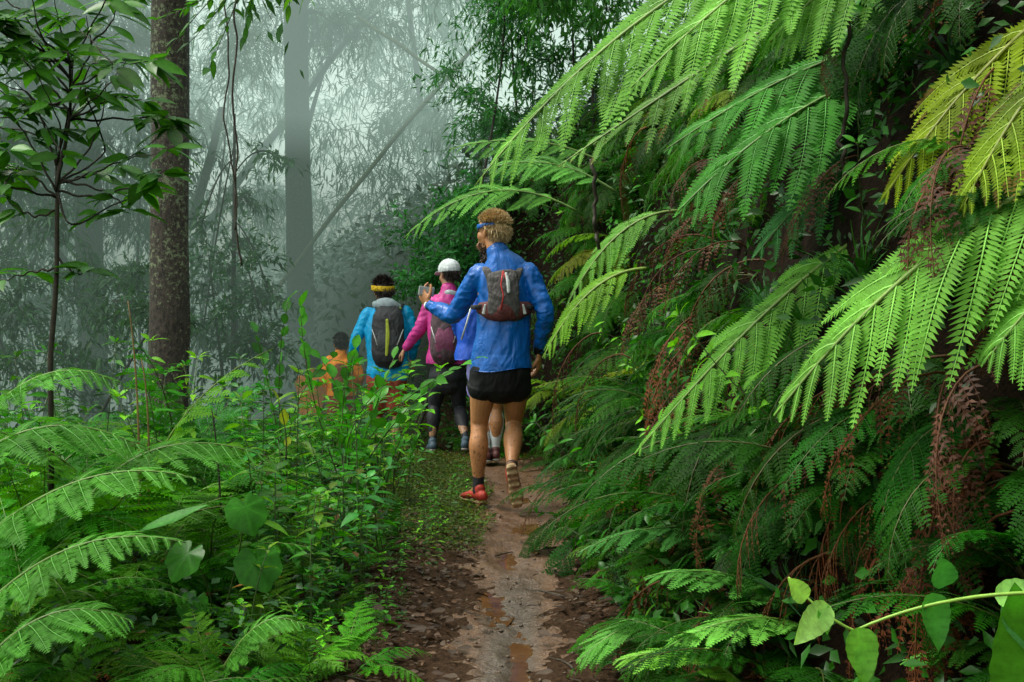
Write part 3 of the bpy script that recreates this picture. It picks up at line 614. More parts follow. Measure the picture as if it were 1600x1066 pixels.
# vine in the bottom right foreground
O = W(1660, 930, 2.45); root = thing('climbing_vine', 'pale green vine with large drooping leaves across the lower right corner', 'vine', O)
C = np.vstack([bez([W(1660, 930, 2.45), W(1480, 925, 2.5), W(1340, 990, 2.55)], 12), bez([W(1340, 990, 2.55), W(1290, 970, 2.55), W(1235, 905, 2.6)], 10)[1:]])-O
s = MB(); s.tube(C, np.linspace(.0042, .0022, len(C)), 6, .5); obj('stem', s.mesh('stem', M['stem']), root, None, (.22, .40, .05))
for (px, py, dx, dz, l, wd, col) in [(1262, 942, -.55, .8, 0.072, 0.043, (0.351, 0.675, 0.135)), (1300, 950, -.6, -.45, 0.102, 0.060, (0.378, 0.702, 0.162)), (1345, 985, .1, -1, 0.102, 0.072, (0.176, 0.486, 0.054)), (1355, 1010, -.05, -1, 0.085, 0.051, (0.162, 0.459, 0.054)), (1290, 950, .1, -.9, 0.051, 0.034, (0.162, 0.540, 0.054)), (1462, 930, .05, -1, 0.102, 0.064, (0.068, 0.297, 0.041)), (1480, 920, -.2, 1, 0.076, 0.060, (0.041, 0.203, 0.041)), (1560, 935, .9, .15, 0.128, 0.064, (0.351, 0.743, 0.162)), (1580, 940, .2, -.6, 0.102, 0.068, (0.095, 0.338, 0.081))]:
    m_ = MB(); p = W(px, py, 2.53)-O; m_.leaves([p], np.array([[dx, -.25, dz]]), np.array([[.2, -1, .35]]), l, wd, .5, .25, 0.12, 0, 2)
    obj('leaf', m_.mesh('leaf', M['leaf'], True), root, None, col)
o_ = MB(); O = W(1640, 1180, 2.5); o_.leaves([[0, 0, 0]], np.array([W(1600, 960, 2.5)-O]), np.array([[-.5, -1, .2]]), .34, .16, .5, .2, 0., 0, 2)
tag(obj('broad_leaf', o_.mesh('broad_leaf', M['leaf'], True), None, O, (.07, .26, .015)), 'one broad leaf poking up in the bottom right corner', 'leaf')

# grass tufts on bank
def grass_mesh(seed, n=60, L=.4):
    rg = np.random.default_rng(seed); mb = MB()
    for q in range(n):
        a = rg.uniform(0, 6.28); l = L*rg.uniform(.5, 1.1); d = np.array([math.cos(a), math.sin(a), 0]); w = rg.uniform(.003, .006)
        u = np.linspace(0, 1, 6)[:, None]; P = d*l*u*rg.uniform(.3, .7)+np.array([0, 0, 1.])*l*(u-.9*rg.uniform(.3, 1.)*u**2.2)
        s = np.cross(d, [0, 0, 1]); ww = w*(1-u**2)+.0006
        V = np.stack([P+s*ww, P-s*ww], 1).reshape(-1, 3); Q = [(2*k, 2*k+1, 2*k+3, 2*k+2) for k in range(5)]
        mb.add(V, Q, None, rg.uniform(.35, .65))
    return mb.mesh('grass_tuft', M['fern'])
GR = [grass_mesh(s) for s in range(4)]
for k in range(60):
    for t in range(50):
        y = random.uniform(3.6, 9); u = random.uniform(.1, 1.5); x = float(xc(y))+.42+float(foot(y))+u; z = Hf(x, y); px = 800+x/y*FPX; py = 461-(z-CAMZ)/y*FPX
        if px < 1640 and py > -20 and (px > 1150 or random.random() < .35): break
    o = obj('grass_tuft', random.choice(GR), None, (x, y, z-.01), random.choice([(.05, .19, .04), (.09, .26, .03), (.035, .13, .04)])); o.rotation_euler = (0, -random.uniform(.3, 1.1), random.uniform(-.5, .5)); s_ = random.uniform(.5, 1.); o.scale = (s_,)*3
    tag(o, 'tuft of long thin grass drooping from the bank', 'grass', 'grass tufts on the bank')
for k in range(16):
    y = random.uniform(4.2, 9); x = random.uniform(-2.6, -.9); o = obj('grass_tuft', random.choice(GR), None, (x, y, Hf(x, y)-.01), (.05, .2, .03)); o.scale = (random.uniform(.6, 1),)*3
    tag(o, 'tuft of long grass among the left undergrowth', 'grass', 'grass tufts in the undergrowth')

# ------------------------------------------------------------------ stuff: cover, litter
def cover(name, n, cond, xr, yr, L, wr, mat, col, hz, kindlab, tint=(.3, .65), flat=.5, normal_up=True, brown=.0, zoff=.0, detail=0):
    y = rng.uniform(*yr, n); x = rng.uniform(*xr, n); s = x-xc(y); k = cond(x, y, s); x, y = x[k], y[k]; n = len(x)
    e = .03; z = H(x, y, False); gxn = -(H(x+e, y, False)-z)/e; gyn = -(H(x, y+e, False)-z)/e; nn = np.stack([gxn, gyn, np.ones(n)], 1); nn /= np.linalg.norm(nn, axis=1)[:, None]
    h = rng.random(n)**1.3*hz; P = np.stack([x, y, z], 1)+nn*h[:, None]+[0, 0, zoff]
    a = rng.uniform(0, 6.28, n); D = np.stack([np.cos(a), np.sin(a), rng.normal(0, 1-flat, n)], 1); D = D-nn*(D*nn).sum(1)[:, None]*(flat)
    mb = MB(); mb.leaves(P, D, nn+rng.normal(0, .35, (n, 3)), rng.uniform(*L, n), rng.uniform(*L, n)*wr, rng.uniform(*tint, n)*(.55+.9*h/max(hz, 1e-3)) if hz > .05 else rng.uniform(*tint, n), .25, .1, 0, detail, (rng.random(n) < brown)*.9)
    o = obj(name, mb.mesh(name, mat), None, None, col); tag(o, kindlab, None, None, 'stuff'); return o
cover('undergrowth_leaves', 42000, lambda x, y, s: (s < -.62-.25*sstep(6.4, 7., y)) & (s > -6), (-7, -.3), (3.9, 14), (.03, .07), .5, M['leaf'], (.018, .065, .015), .32, 'dense mass of small leaves filling the undergrowth left of the trail', brown=.05)  # dark leaf colour includes the shade between the fern layers
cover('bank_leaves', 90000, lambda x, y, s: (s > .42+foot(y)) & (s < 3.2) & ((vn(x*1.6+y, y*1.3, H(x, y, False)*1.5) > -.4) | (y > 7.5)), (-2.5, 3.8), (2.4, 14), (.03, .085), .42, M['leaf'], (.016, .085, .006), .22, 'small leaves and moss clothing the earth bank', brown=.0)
cover('clover_patch', 30000, lambda x, y, s: (s < -.20+.08*vn(y*3, x*3)) & (s > -1.1+.1*vn(y*2, x)) & (rng.random(len(x)) < sstep(6.0, 7.2, y+.5*vn(x*4, y*4))), (-1.4, .1), (6.0, 11), (.012, .028), .75, M['leaf'], (.065, .125, .014), .05, 'low yellow green creeping plants beside the trail', (.2, .75), brown=.12)
cover('verge_moss', 5000, lambda x, y, s: (s > .27) & (s < .5), (-.5, .8), (8.6, 11.5), (.012, .026), .75, M['leaf'], (.14, .17, .02), .03, 'low yellow green moss on the right edge of the trail', brown=.2)
cover('leaf_litter', 9000, lambda x, y, s: (np.abs(s) > .17+.05*vn(y*5, x*5)) & (np.abs(s) < .75) & (rng.random(len(x)) < (1-sstep(6.2, 8.5, y))*sstep(.16, .42, np.abs(s))+.03), (-.9, 1.1), (3.9, 11), (.015, .055), .45, M['dead'], (.060, .032, .018), .02, 'wet brown fallen leaves littering the trail edges', (.2, .9), .85, zoff=.004, detail=1)
cover('leaf_litter', 420, lambda x, y, s: (np.abs(s) < .75)&(np.abs(s)>.1) & (y<6), (-.9, 1.1), (3.9, 6), (.035, .07), .6, M['dead'], (.045, .028, .018), .03, 'large wet fallen leaves along the near part of the trail', (.3, .8), .8, zoff=.012, detail=1)
pb = MB()
for q in range(420):
    y = random.uniform(3.9, 9.5); x = float(xc(y))+random.gauss(0, .28); r = random.uniform(.003, .012); a_, b_ = rng.normal(0, 1, (6, 3)), None
    V = np.array([[1, 0, 0], [0, 1, 0], [-1, 0, 0], [0, -1, 0], [0, 0, .7], [0, 0, -.7]])*r*rng.uniform(.6, 1.4, (6, 1)); pb.add(V+[x, y, Hf(x, y)+r*.25], None, [(0, 1, 4), (1, 2, 4), (2, 3, 4), (3, 0, 4), (1, 0, 5), (2, 1, 5), (3, 2, 5), (0, 3, 5)])
tag(obj('pebbles', pb.mesh('pebbles', solid('wet_clod', (.10, .065, .042), .45, 60, .4, .4))), 'small wet clods and pebbles strewn over the muddy trail', None, None, 'stuff')
STK = []
for q in range(4):
    s = MB(); P = bez([[0, 0, 0], [.07, random.uniform(-.03, .03), .006], [.16, random.uniform(-.02, .02), .0]], 8); s.tube(P, np.linspace(.004, .0018, 8), 5); s.tube([P[4], P[4]+[.04, .02, .004]], .0015, 4); STK.append(s.mesh('stick', M['twig']))
for q in range(46):
    y = random.uniform(4.0, 10); sx = random.choice([-1, 1])*random.uniform(.12, .6); x = float(xc(y))+sx
    o = obj('stick', random.choice(STK), None, (x, y, Hf(x, y)+.009)); o.rotation_euler = (0, random.uniform(-.08, .08), random.uniform(0, 6.28)); o.scale = (random.uniform(.5, 1.4),)*3
    tag(o, 'thin dark stick lying on the edge of the muddy trail', 'stick', 'sticks on the trail')

# ------------------------------------------------------------------ trees
def trunk_mesh(P, r, mat, seed, k=20, rough=.06):
    P = np.asarray(P, float); C = bez([P[0], P[1], P[2]], 44) if len(P) == 3 else np.stack([np.interp(np.linspace(0, 1, 44), np.linspace(0, 1, len(P)), P[:, q]) for q in range(3)], 1)
    rr = np.interp(np.linspace(0, 1, 44), np.linspace(0, 1, len(r)), r); an = np.arange(k)/k*2*np.pi
    V = []
    for q, (c, r_) in enumerate(zip(C, rr)):
        nz = 1+rough*fbm(np.cos(an)*1.5+seed, np.sin(an)*1.5, c[2]*1.2)*2
        V.append(np.stack([c[0]+np.cos(an)*r_*nz, c[1]+np.sin(an)*r_*nz, np.full(k, c[2])], 1))
    i, j = np.meshgrid(np.arange(43), np.arange(k), indexing='ij'); Q = np.stack([i*k+j, i*k+(j+1) % k, (i+1)*k+(j+1) % k, (i+1)*k+j], -1).reshape(-1, 4)
    return mesh_np('trunk', np.concatenate(V), [Q], mat, None, None, True)
def crown(centres, rad, nper, L, wr, seed, mat='leaf', hang=.6, tint=(.3, .6), flat=.55):
    rg = np.random.default_rng(seed); mb = MB(); Ps, Ds = [], []
    for c, r in zip(centres, rad):
        nb = 9
        for b in range(nb):
            d = rg.normal(0, 1, 3); d[2] *= flat; d /= np.linalg.norm(d); P = bez([c, c+d*r*.6+[0, 0, r*.2], c+d*r*rg.uniform(.8, 1.3)-[0, 0, r*hang*.6]], 6)
            mb.tube(P, np.linspace(.006, .002, 6)*max(.5, r), 3, .3, 1, False)
            m = nper//nb; t = rg.uniform(.15, 1.05, m); Q = np.stack([np.interp(t, np.linspace(0, 1, 6), P[:, k]) for k in range(3)], 1)+rg.normal(0, .09*r, (m, 3))
            Ps.append(Q); dd = rg.normal(0, .7, (m, 3))+d*.6-[0, 0, hang]; Ds.append(dd)
    P = np.concatenate(Ps); D = np.concatenate(Ds); n = len(P)
    l = rg.uniform(.6, 1.2, n)*L; mb.leaves(P, D, rg.normal(0, .5, (n, 3))+[0, 0, 1.], l, l*wr, rg.uniform(*tint, n), .15, .15)
    return mb.mesh('crown', [M[mat], M['twig']])
def tree(name, label, base, mid, top, r, mat, blobs, col, L, wr, seed, nper=420, group=None, hang=.6, cat='tree'):
    O = np.asarray(base, float); root = thing(name, label, cat, O, group)
    tp = [np.zeros(3), np.asarray(mid)-O, np.asarray(top)-O]
    obj('trunk', trunk_mesh(tp, r, M[mat], seed), root)
    if blobs:
        cs = [np.asarray(b[0])-O for b in blobs]; obj('crown', crown(cs, [b[1] for b in blobs], nper, L, wr, seed, hang=hang), root, None, col)
        lm = MB()
        for c in cs:
            t = np.clip(rng.uniform(.35, .95), 0, 1); a = bez(tp, 20)[int(t*19)]
            if np.linalg.norm(c-a) > .3 and np.linalg.norm(c-a) < 6: lm.tube(bez([a, (a+c)/2+[0, 0, .3], c], 8), np.linspace(r[0]*.25, .012, 8), 5, .3)
        if lm.n and mat != 'bark': obj('limbs', lm.mesh('limbs', M['bark2']), root)
    return root
def blobs(pxr, pyr, dr, n, r, seed):
    rg = np.random.default_rng(seed); return [(W(rg.uniform(*pxr), rg.uniform(*pyr), rg.uniform(*dr)), rg.uniform(*r)) for _ in range(n)]
tree('lichen_tree', 'thick tree trunk with pale lichen patches at the left', W(262, 640, 12.4), W(268, 300, 12.3), W(276, -420, 12.3), [.195, .19, .17, .18, .19, .20], 'bark', blobs((150, 420), (-420, -120), (11.5, 13), 7, (.7, 1.1), 1), (.04, .13, .03), .16, .4, 11)
MIST = (.035, .085, .035)
tree('misty_tree', 'straight dark trunk standing in the mist at centre left', W(470, 520, 18.6), W(467, 200, 18.6), W(461, -300, 18.6), [.20, .175, .16], 'bark2', blobs((380, 600), (-120, 90), (18, 20.5), 16, (.5, .9), 2), MIST, .18, .14, 12, 300)
tree('misty_tree', 'faint thick trunk in the mist behind the slender sapling', W(148, 700, 17.5), W(140, 380, 17.5), W(132, -200, 17.5), [.2, .18, .15], 'bark2', blobs((20, 240), (-80, 330), (16.5, 18.5), 16, (.7, 1.3), 3), MIST, .20, .22, 13, 600)
tree('misty_tree', 'leaning pale trunk in the mist at the left edge', W(-10, 330, 16), W(20, 230, 16), W(75, 40, 16), [.09, .08, .06], 'bark2', blobs((-60, 120), (-60, 120), (15.5, 17), 6, (.6, 1.0), 4), MIST, .20, .22, 14, 500)
tree('thin_misty_tree', 'thin upright stem in the mist below the hanging vines', W(364, 640, 15), W(366, 400, 15), W(369, 180, 15), [.035, .025, .015], 'bark2', blobs((310, 450), (240, 520), (14.3, 15.7), 8, (.3, .5), 5), (.07, .17, .08), .12, .3, 15, 160)
tree('thin_misty_tree', 'faint slanting stem just right of the lichen trunk', W(296, 360, 18), W(325, 280, 18), W(350, 170, 18), [.07, .06, .05], 'bark2', [], MIST, .2, .2, 16)
# leaning bamboo culms
def culm(label, a, b, r, seed, sag=.15, mat='bamboo'):
    O = np.asarray(a, float); root = thing('bamboo_culm', label, 'bamboo', O); P = bez([np.zeros(3), (b-O)*.5+[0, 0, sag], b-O], 30)
    P[1:-1, 2] += .04*np.sin(np.arange(28)*.7+seed)*r*8; s = MB(); s.tube(P, np.linspace(r, r*.8, 30), 10, .5); me = s.mesh('culm', M[mat], True); obj('culm', me, root)
    s = MB(); L = np.linalg.norm(b-O); n = int(L/.42)
    for q in range(1, n):
        t = q/n*29; i0 = int(t); c = P[i0]+(P[min(i0+1, 29)]-P[i0])*(t-i0); T = P[min(i0+1, 29)]-P[i0]; T = T/np.linalg.norm(T)
        s.tube([c-T*.012, c, c+T*.012], [r*.98, r*1.16, r*.98], 10, .5, 0, True)
    obj('nodes', s.mesh('nodes', M[mat]), root)
culm('long leaning bamboo culm crossing the mist above the teal jacket', W(395, 505, 18.5), W(752, 66, 17), .034, 1, .25)
culm('dim bamboo culm leaning right behind the lichen trunk', W(292, 395, 21), W(620, -30, 20.5), .065, 2, .1, 'bark2')
culm('short pale bamboo culm slanting down from the upper middle', W(560, 30, 18), W(800, 200, 17), .026, 3, .05)
culm('steep dim bamboo culm beside the lichen trunk', W(294, 350, 21), W(345, 215, 21), .09, 4, .0, 'bark2')
culm('thin upright culm in the upper misty centre', W(660, 180, 20), W(636, -20, 20), .05, 5, .0, 'bark2')
# bamboo and tree masses in the mist
def mass(label, pxr, pyr, dr, n, r, col, L, wr, seed, nper, group, hang=.8, name='bamboo_clump', cat='bamboo'):
    bl = blobs(pxr, pyr, dr, n, r, seed); cx = sum(pxr)/2; d = sum(dr)/2; x = (cx-800)/FPX*d; base = np.array([x, d, min(Hf(x, d), -.5)])
    root = thing(name, label, cat, base, group)
    obj('foliage', crown([b[0]-base for b in bl], [b[1] for b in bl], nper, L, wr, seed, hang=hang, flat=.7), root, None, col)
    s = MB(); rg = np.random.default_rng(seed)
    for b in bl[:max(2, n//6)]:
        e = b[0]-base; s.tube(bez([[e[0]*.6+rg.normal(0, .5), e[1]+rg.normal(0, .3), 0], [e[0]*.7, e[1], e[2]*.7], e], 14), np.linspace(.025, .008, 14), 6, .5)
    obj('culms', s.mesh('culms', M['bark2']), root)
MG = (.07, .16, .075)
mass('feathery bamboo foliage in the mist at the top centre', (500, 720), (-20, 300), (18, 23), 24, (.6, 1.1), MG, .24, .12, 21, 330, None)
mass('grey green bamboo foliage between the lichen trunk and the dark straight trunk', (320, 440), (20, 300), (17.8, 21), 13, (.45, .8), MG, .2, .12, 22, 280, None)
mass('drooping bamboo foliage in the mist left of the lichen trunk', (150, 260), (-20, 420), (16, 20), 14, (.5, .8), MG, .2, .12, 23, 300, None)
mass('pale foliage in the mist along the left edge', (-60, 130), (100, 560), (15, 20), 20, (.45, .8), MG, .18, .2, 24, 300, None)
mass('leafy thicket in the mist under the hanging vines', (300, 470), (400, 580), (14, 17), 14, (.35, .55), (.06, .15, .07), .12, .3, 25, 240, None, .3, 'misty_thicket', 'shrub')
mass('dense leafy thicket at the top where bank meets mist', (720, 860), (-60, 240), (12.6, 14.6), 20, (.3, .6), (.06, .26, .06), .11, .22, 26, 420, None, .4, 'misty_thicket', 'shrub')
mass('leafy canopy above the bank closing the top centre', (800, 1010), (-140, 70), (10.8, 13), 16, (.35, .6), (.06, .24, .04), .10, .3, 33, 420, None, .5, 'bank_shrub', 'shrub')
mass('small leaved shrub right above the white cap', (640, 760), (300, 440), (12.2, 13.2), 14, (.25, .42), (.06, .28, .07), .075, .4, 27, 420, None, .2, 'leafy_shrub', 'shrub')
mass('faint far trees behind the straight dark trunk', (420, 760), (60, 420), (25, 31), 20, (.8, 1.5), (.04, .08, .05), .32, .16, 28, 300, None, .6, 'far_trees', 'tree')
mass('faint far trees behind the lichen trunk', (60, 440), (200, 560), (24, 30), 16, (.8, 1.4), (.04, .08, .05), .32, .16, 29, 300, None, .6, 'far_trees', 'tree')
mass('tall far crowns fading out at the upper left', (-80, 420), (-150, 160), (22, 28), 16, (.8, 1.4), (.04, .09, .05), .32, .14, 30, 300, None, .6, 'far_trees', 'tree')
mass('pale undergrowth in the mist low at the left edge', (-80, 270), (400, 600), (13.6, 17), 26, (.4, .7), (.06, .15, .06), .12, .3, 35, 300, None, .4, 'misty_thicket', 'shrub')
# hillside foliage in the mist
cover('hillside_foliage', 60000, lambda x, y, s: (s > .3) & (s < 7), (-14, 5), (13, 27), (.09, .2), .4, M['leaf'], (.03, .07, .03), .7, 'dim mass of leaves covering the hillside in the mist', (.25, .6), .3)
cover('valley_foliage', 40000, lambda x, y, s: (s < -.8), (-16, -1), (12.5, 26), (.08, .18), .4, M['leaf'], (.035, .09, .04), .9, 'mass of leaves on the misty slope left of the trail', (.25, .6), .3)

# ------------------------------------------------------------------ slender sapling at the left
O = W(76, 560, 5.9); O[2] = Hf(O[0], O[1]); root = thing('sapling', 'slender dark sapling with large oval leaves in the left foreground', 'sapling', O)
def poly(pts, d0=5.9):
    P = np.array([W(p[0], p[1], p[2] if len(p) > 2 else d0) for p in pts])-O
    n = 22; t = np.linspace(0, 1, len(P)); tt = np.linspace(0, 1, n)
    Q = np.stack([np.interp(tt, t, P[:, k]) for k in range(3)], 1)
    for _ in range(2): Q[1:-1] = (Q[:-2]+2*Q[1:-1]+Q[2:])/4
    return Q+np.stack([np.zeros(n), np.zeros(n), .006*np.sin(np.arange(n)*1.3)], 1)
st = MB(); lf = MB(); rg = np.random.default_rng(3)
tr = MB(); tr.tube(np.vstack([[0, 0, 0], poly([(78, 560), (90, 430), (92, 280), (112, 200), (118, 100)])]), np.linspace(.014, .006, 23), 7, .5)
BRN = [[(90, 300), (60, 240), (30, 190), (-20, 180)], [(92, 290), (140, 240), (165, 180), (170, 130)], [(91, 310), (50, 270), (10, 262)], [(92, 300), (150, 310), (220, 290), (262, 268)],
 [(92, 290), (150, 270), (200, 250), (270, 235, 5.5)], [(114, 180), (80, 130), (40, 90)], [(116, 140), (150, 80), (140, 30)], [(112, 190), (170, 140, 5.5), (205, 95)], [(90, 330), (60, 340), (35, 330), (10, 310)], [(91, 260), (70, 190), (55, 150), (0, 130)],
 [(114, 150), (60, 70), (10, 40)], [(118, 110), (100, 50), (90, 0)], [(90, 300), (100, 200), (60, 110, 5.6)], [(88, 400), (120, 430), (145, 420)], [(90, 420), (50, 425), (0, 440)], [(92, 280), (170, 300), (205, 330)], [(114, 160), (40, 170), (-30, 120)], [(118, 100), (180, 40), (190, 10)],
 [(116, 130), (40, 20), (-10, -10)], [(116, 100), (20, 90), (-30, 60)], [(112, 190), (190, 150), (225, 160)]]
for b in BRN+[[(p[0]+random.uniform(-45, 45), p[1]+random.uniform(-50, 60), 5.9+random.uniform(-.5, .5)) if q_ else p for q_, p in enumerate(b_)] for b_ in BRN if b_[-1][1] < 300]*2:
    P = poly(b); st.tube(P, np.linspace(.006, .002, len(P)), 4, .5)
    for t in [(.5, 2), (.75, 3), (1., 5)]:
        c = P[int(t[0]*21)]
        for q in range(t[1]):
            a = rg.uniform(0, 6.28); D = np.array([math.cos(a), math.sin(a)*.8, rg.uniform(-.55, .25)]); l = rg.uniform(.10, .16)
            pe = c+D*.02; lf.leaves([pe], D[None], np.array([[0, -.35, 1.]])+rg.normal(0, .3, (1, 3)), l, l*.46, rg.uniform(.3, .7), .2, .2, 0, 1)
obj('trunk', tr.mesh('trunk', M['twig'], True), root); obj('branches', st.mesh('branches', M['twig']), root); obj('leaves', lf.mesh('leaves', M['leaf']), root, None, (.042, .16, .010))
# overhanging twigs at the top edge
shrub('overhanging_branch', 'leafy twigs hanging in from the top edge by the lichen trunk', None, [(W(400, -60, 7), W(360, 10, 7), W(300, 70, 7)), (W(400, -60, 7), W(350, 0, 7), W(250, 35, 7)), (W(400, -60, 7), W(400, 10, 7), W(385, 60, 7)), (W(400, -60, 7), W(370, 20, 7), W(330, 110, 7)), (W(400, -60, 7), W(340, -10, 7), W(290, 20, 7)), (W(400, -60, 7), W(330, 0, 7), W(262, 88, 7))], (.05, .18, .02), .085, 31, 11, ratio=.42)
shrub('overhanging_branch', 'short leafy twig dipping in at the top edge left of centre', None, [(W(450, -40, 6), W(460, -10, 6), W(455, 12, 6)), (W(450, -40, 6), W(480, -20, 6), W(478, 2, 6))], (.10, .28, .02), .09, 32, 4, ratio=.42)
def vine(label, pts, d, r, seed):
    O = W(*pts[0], d); P = np.array([W(p[0], p[1], d) for p in pts])-O; t = np.linspace(0, 1, len(P)); tt = np.linspace(0, 1, 60)
    Q = np.stack([np.interp(tt, t, P[:, k]) for k in range(3)], 1)
    for _ in range(4): Q[1:-1] = (Q[:-2]+2*Q[1:-1]+Q[2:])/4
    Q[:, 0] += .012*vn(tt*14, seed); Q[:, 1] += .02*vn(tt*9, seed+3.)
    s = MB(); s.tube(Q, r, 5, .5); o = obj('hanging_vine', s.mesh('hanging_vine', M['twig']), None, O); tag(o, label, 'vine')
vine('dark hanging vine, the longer of two, in front of the mist', [(374, -40), (372, 60), (364, 150), (372, 250), (370, 330), (378, 415)], 7.5, .0065, 1)
vine('dark hanging vine twisting round the longer one', [(350, -40), (362, 80), (353, 180), (364, 240), (372, 300), (371, 360)], 7.4, .005, 2)
vine('thin brown hanging root on the right in front of the fern bank', [(1318, 20), (1316, 120), (1312, 200), (1315, 262)], 4.0, .007, 3)
vine('bare dark root dangling over the dark hollow', [(925, 250), (932, 310), (928, 350), (934, 390)], 6.4, .010, 4)
# tall dead stalks in the left undergrowth
for k, (px, py0, py1, d) in enumerate([(215, 700, 470, 5.6), (228, 700, 560, 5.7), (345, 760, 640, 6)]):
    a = W(px, py0, d); s = MB(); s.tube(bez([[0, 0, -.3], [random.uniform(-.03, .03), 0, (py0-py1)/2*d/FPX], [random.uniform(-.06, .06), 0, (py0-py1)*d/FPX]], 10), np.linspace(.006, .003, 10), 5); o = obj('dry_stalk', s.mesh('dry_stalk', M['stem'] if k < 2 else M['twig']), None, a, (.25, .16, .06))
    tag(o, ['tallest straw coloured dry stalk in the left undergrowth', 'shorter straw coloured stalk leaning on the tallest one'][k] if k < 2 else 'dark dry stalk standing in the left undergrowth', 'stalk')
for k, (px, py, d) in enumerate([(200, 720, 5.5), (300, 690, 6.2)]):
    b = W(px, py, d); bx = b[0]; z0 = Hf(bx, d); s = trunk_mesh([[0, 0, 0], [.02, 0, .3], [.0, 0, (b[2]-z0)*.3+.1]], [.06, .05, .035], M['bark2'], 40+k, 12, .2); o = obj('tree_stump', s, None, (bx, d, z0-.05)); tag(o, ['dark rotten stump among the left ferns', 'thinner dark stump behind the ferns'][k], 'stump')
# ------------------------------------------------------------------ people
def cloth(name, color, rough=.5, wr=14, strength=.5, spec=.4, wet=None, sheen=0.):
    m, nt, out = newmat(name); co = objcoord(nt)
    mp = N(nt, 'ShaderNodeMapping'); mp.inputs['Scale'].default_value = (1, 1, .55); mp.inputs['Rotation'].default_value = (.3, .5, 0); nt.links.new(co, mp.inputs[0])
    n = N(nt, 'ShaderNodeTexNoise', Scale=wr, Detail=3, Roughness=.5, Distortion=1.2); nt.links.new(mp.outputs[0], n.inputs[0]); n2 = noise(nt, 400, 2, .5, co)
    c = mixc(nt, 1.0, color, ramp(nt, n.outputs[0], [(.3, .78), (.7, 1.15)]), 'MULTIPLY')
    if wet: c = mixc(nt, ramp(nt, noise(nt, 5, 3, .6, co), [(.5, 0.), (.6, 1.)]), c, wet)
    p = N(nt, 'ShaderNodeBsdfPrincipled', Roughness=rough); p.inputs['Specular IOR Level'].default_value = spec; nt.links.new(c, p.inputs['Base Color'])
    if sheen: p.inputs['Sheen Weight'].default_value = sheen
    b = N(nt, 'ShaderNodeBump', Strength=strength, Distance=.02); nt.links.new(n.outputs[0], b.inputs['Height'])
    b2 = N(nt, 'ShaderNodeBump', Strength=.15, Distance=.001); nt.links.new(n2, b2.inputs['Height']); nt.links.new(b.outputs[0], b2.inputs['Normal'])
    nt.links.new(b2.outputs[0], p.inputs['Normal']); nt.links.new(p.outputs[0], out.inputs[0]); return m
def skin_mat(name, c):
    m, nt, out = newmat(name); co = objcoord(nt)
    col = mixc(nt, 1.0, c, ramp(nt, noise(nt, 9, 4, .6, co), [(.3, .74), (.7, 1.2)]), 'MULTIPLY')
    sx = nt.nodes.new('ShaderNodeSeparateXYZ'); nt.links.new(co, sx.inputs[0]); lo = ramp(nt, sx.outputs[2], [(.05, .13), (.6, 0.)])
    ad = N(nt, 'ShaderNodeMath', operation='ADD'); nt.links.new(noise(nt, 70, 3, .7, co), ad.inputs[0]); nt.links.new(lo, ad.inputs[1])
    col = mixc(nt, ramp(nt, ad.outputs[0], [(.64, 0.), (.68, .8)]), col, (.09, .045, .022))
    p = N(nt, 'ShaderNodeBsdfPrincipled', Roughness=.45); nt.links.new(col, p.inputs['Base Color']); p.inputs['Subsurface Weight'].default_value = .12; p.inputs['Subsurface Radius'].default_value = (.02, .008, .004)
    nt.links.new(bump(nt, noise(nt, 120, 3, .6, co), .2, .002), p.inputs['Normal']); nt.links.new(p.outputs[0], out.inputs[0]); return m
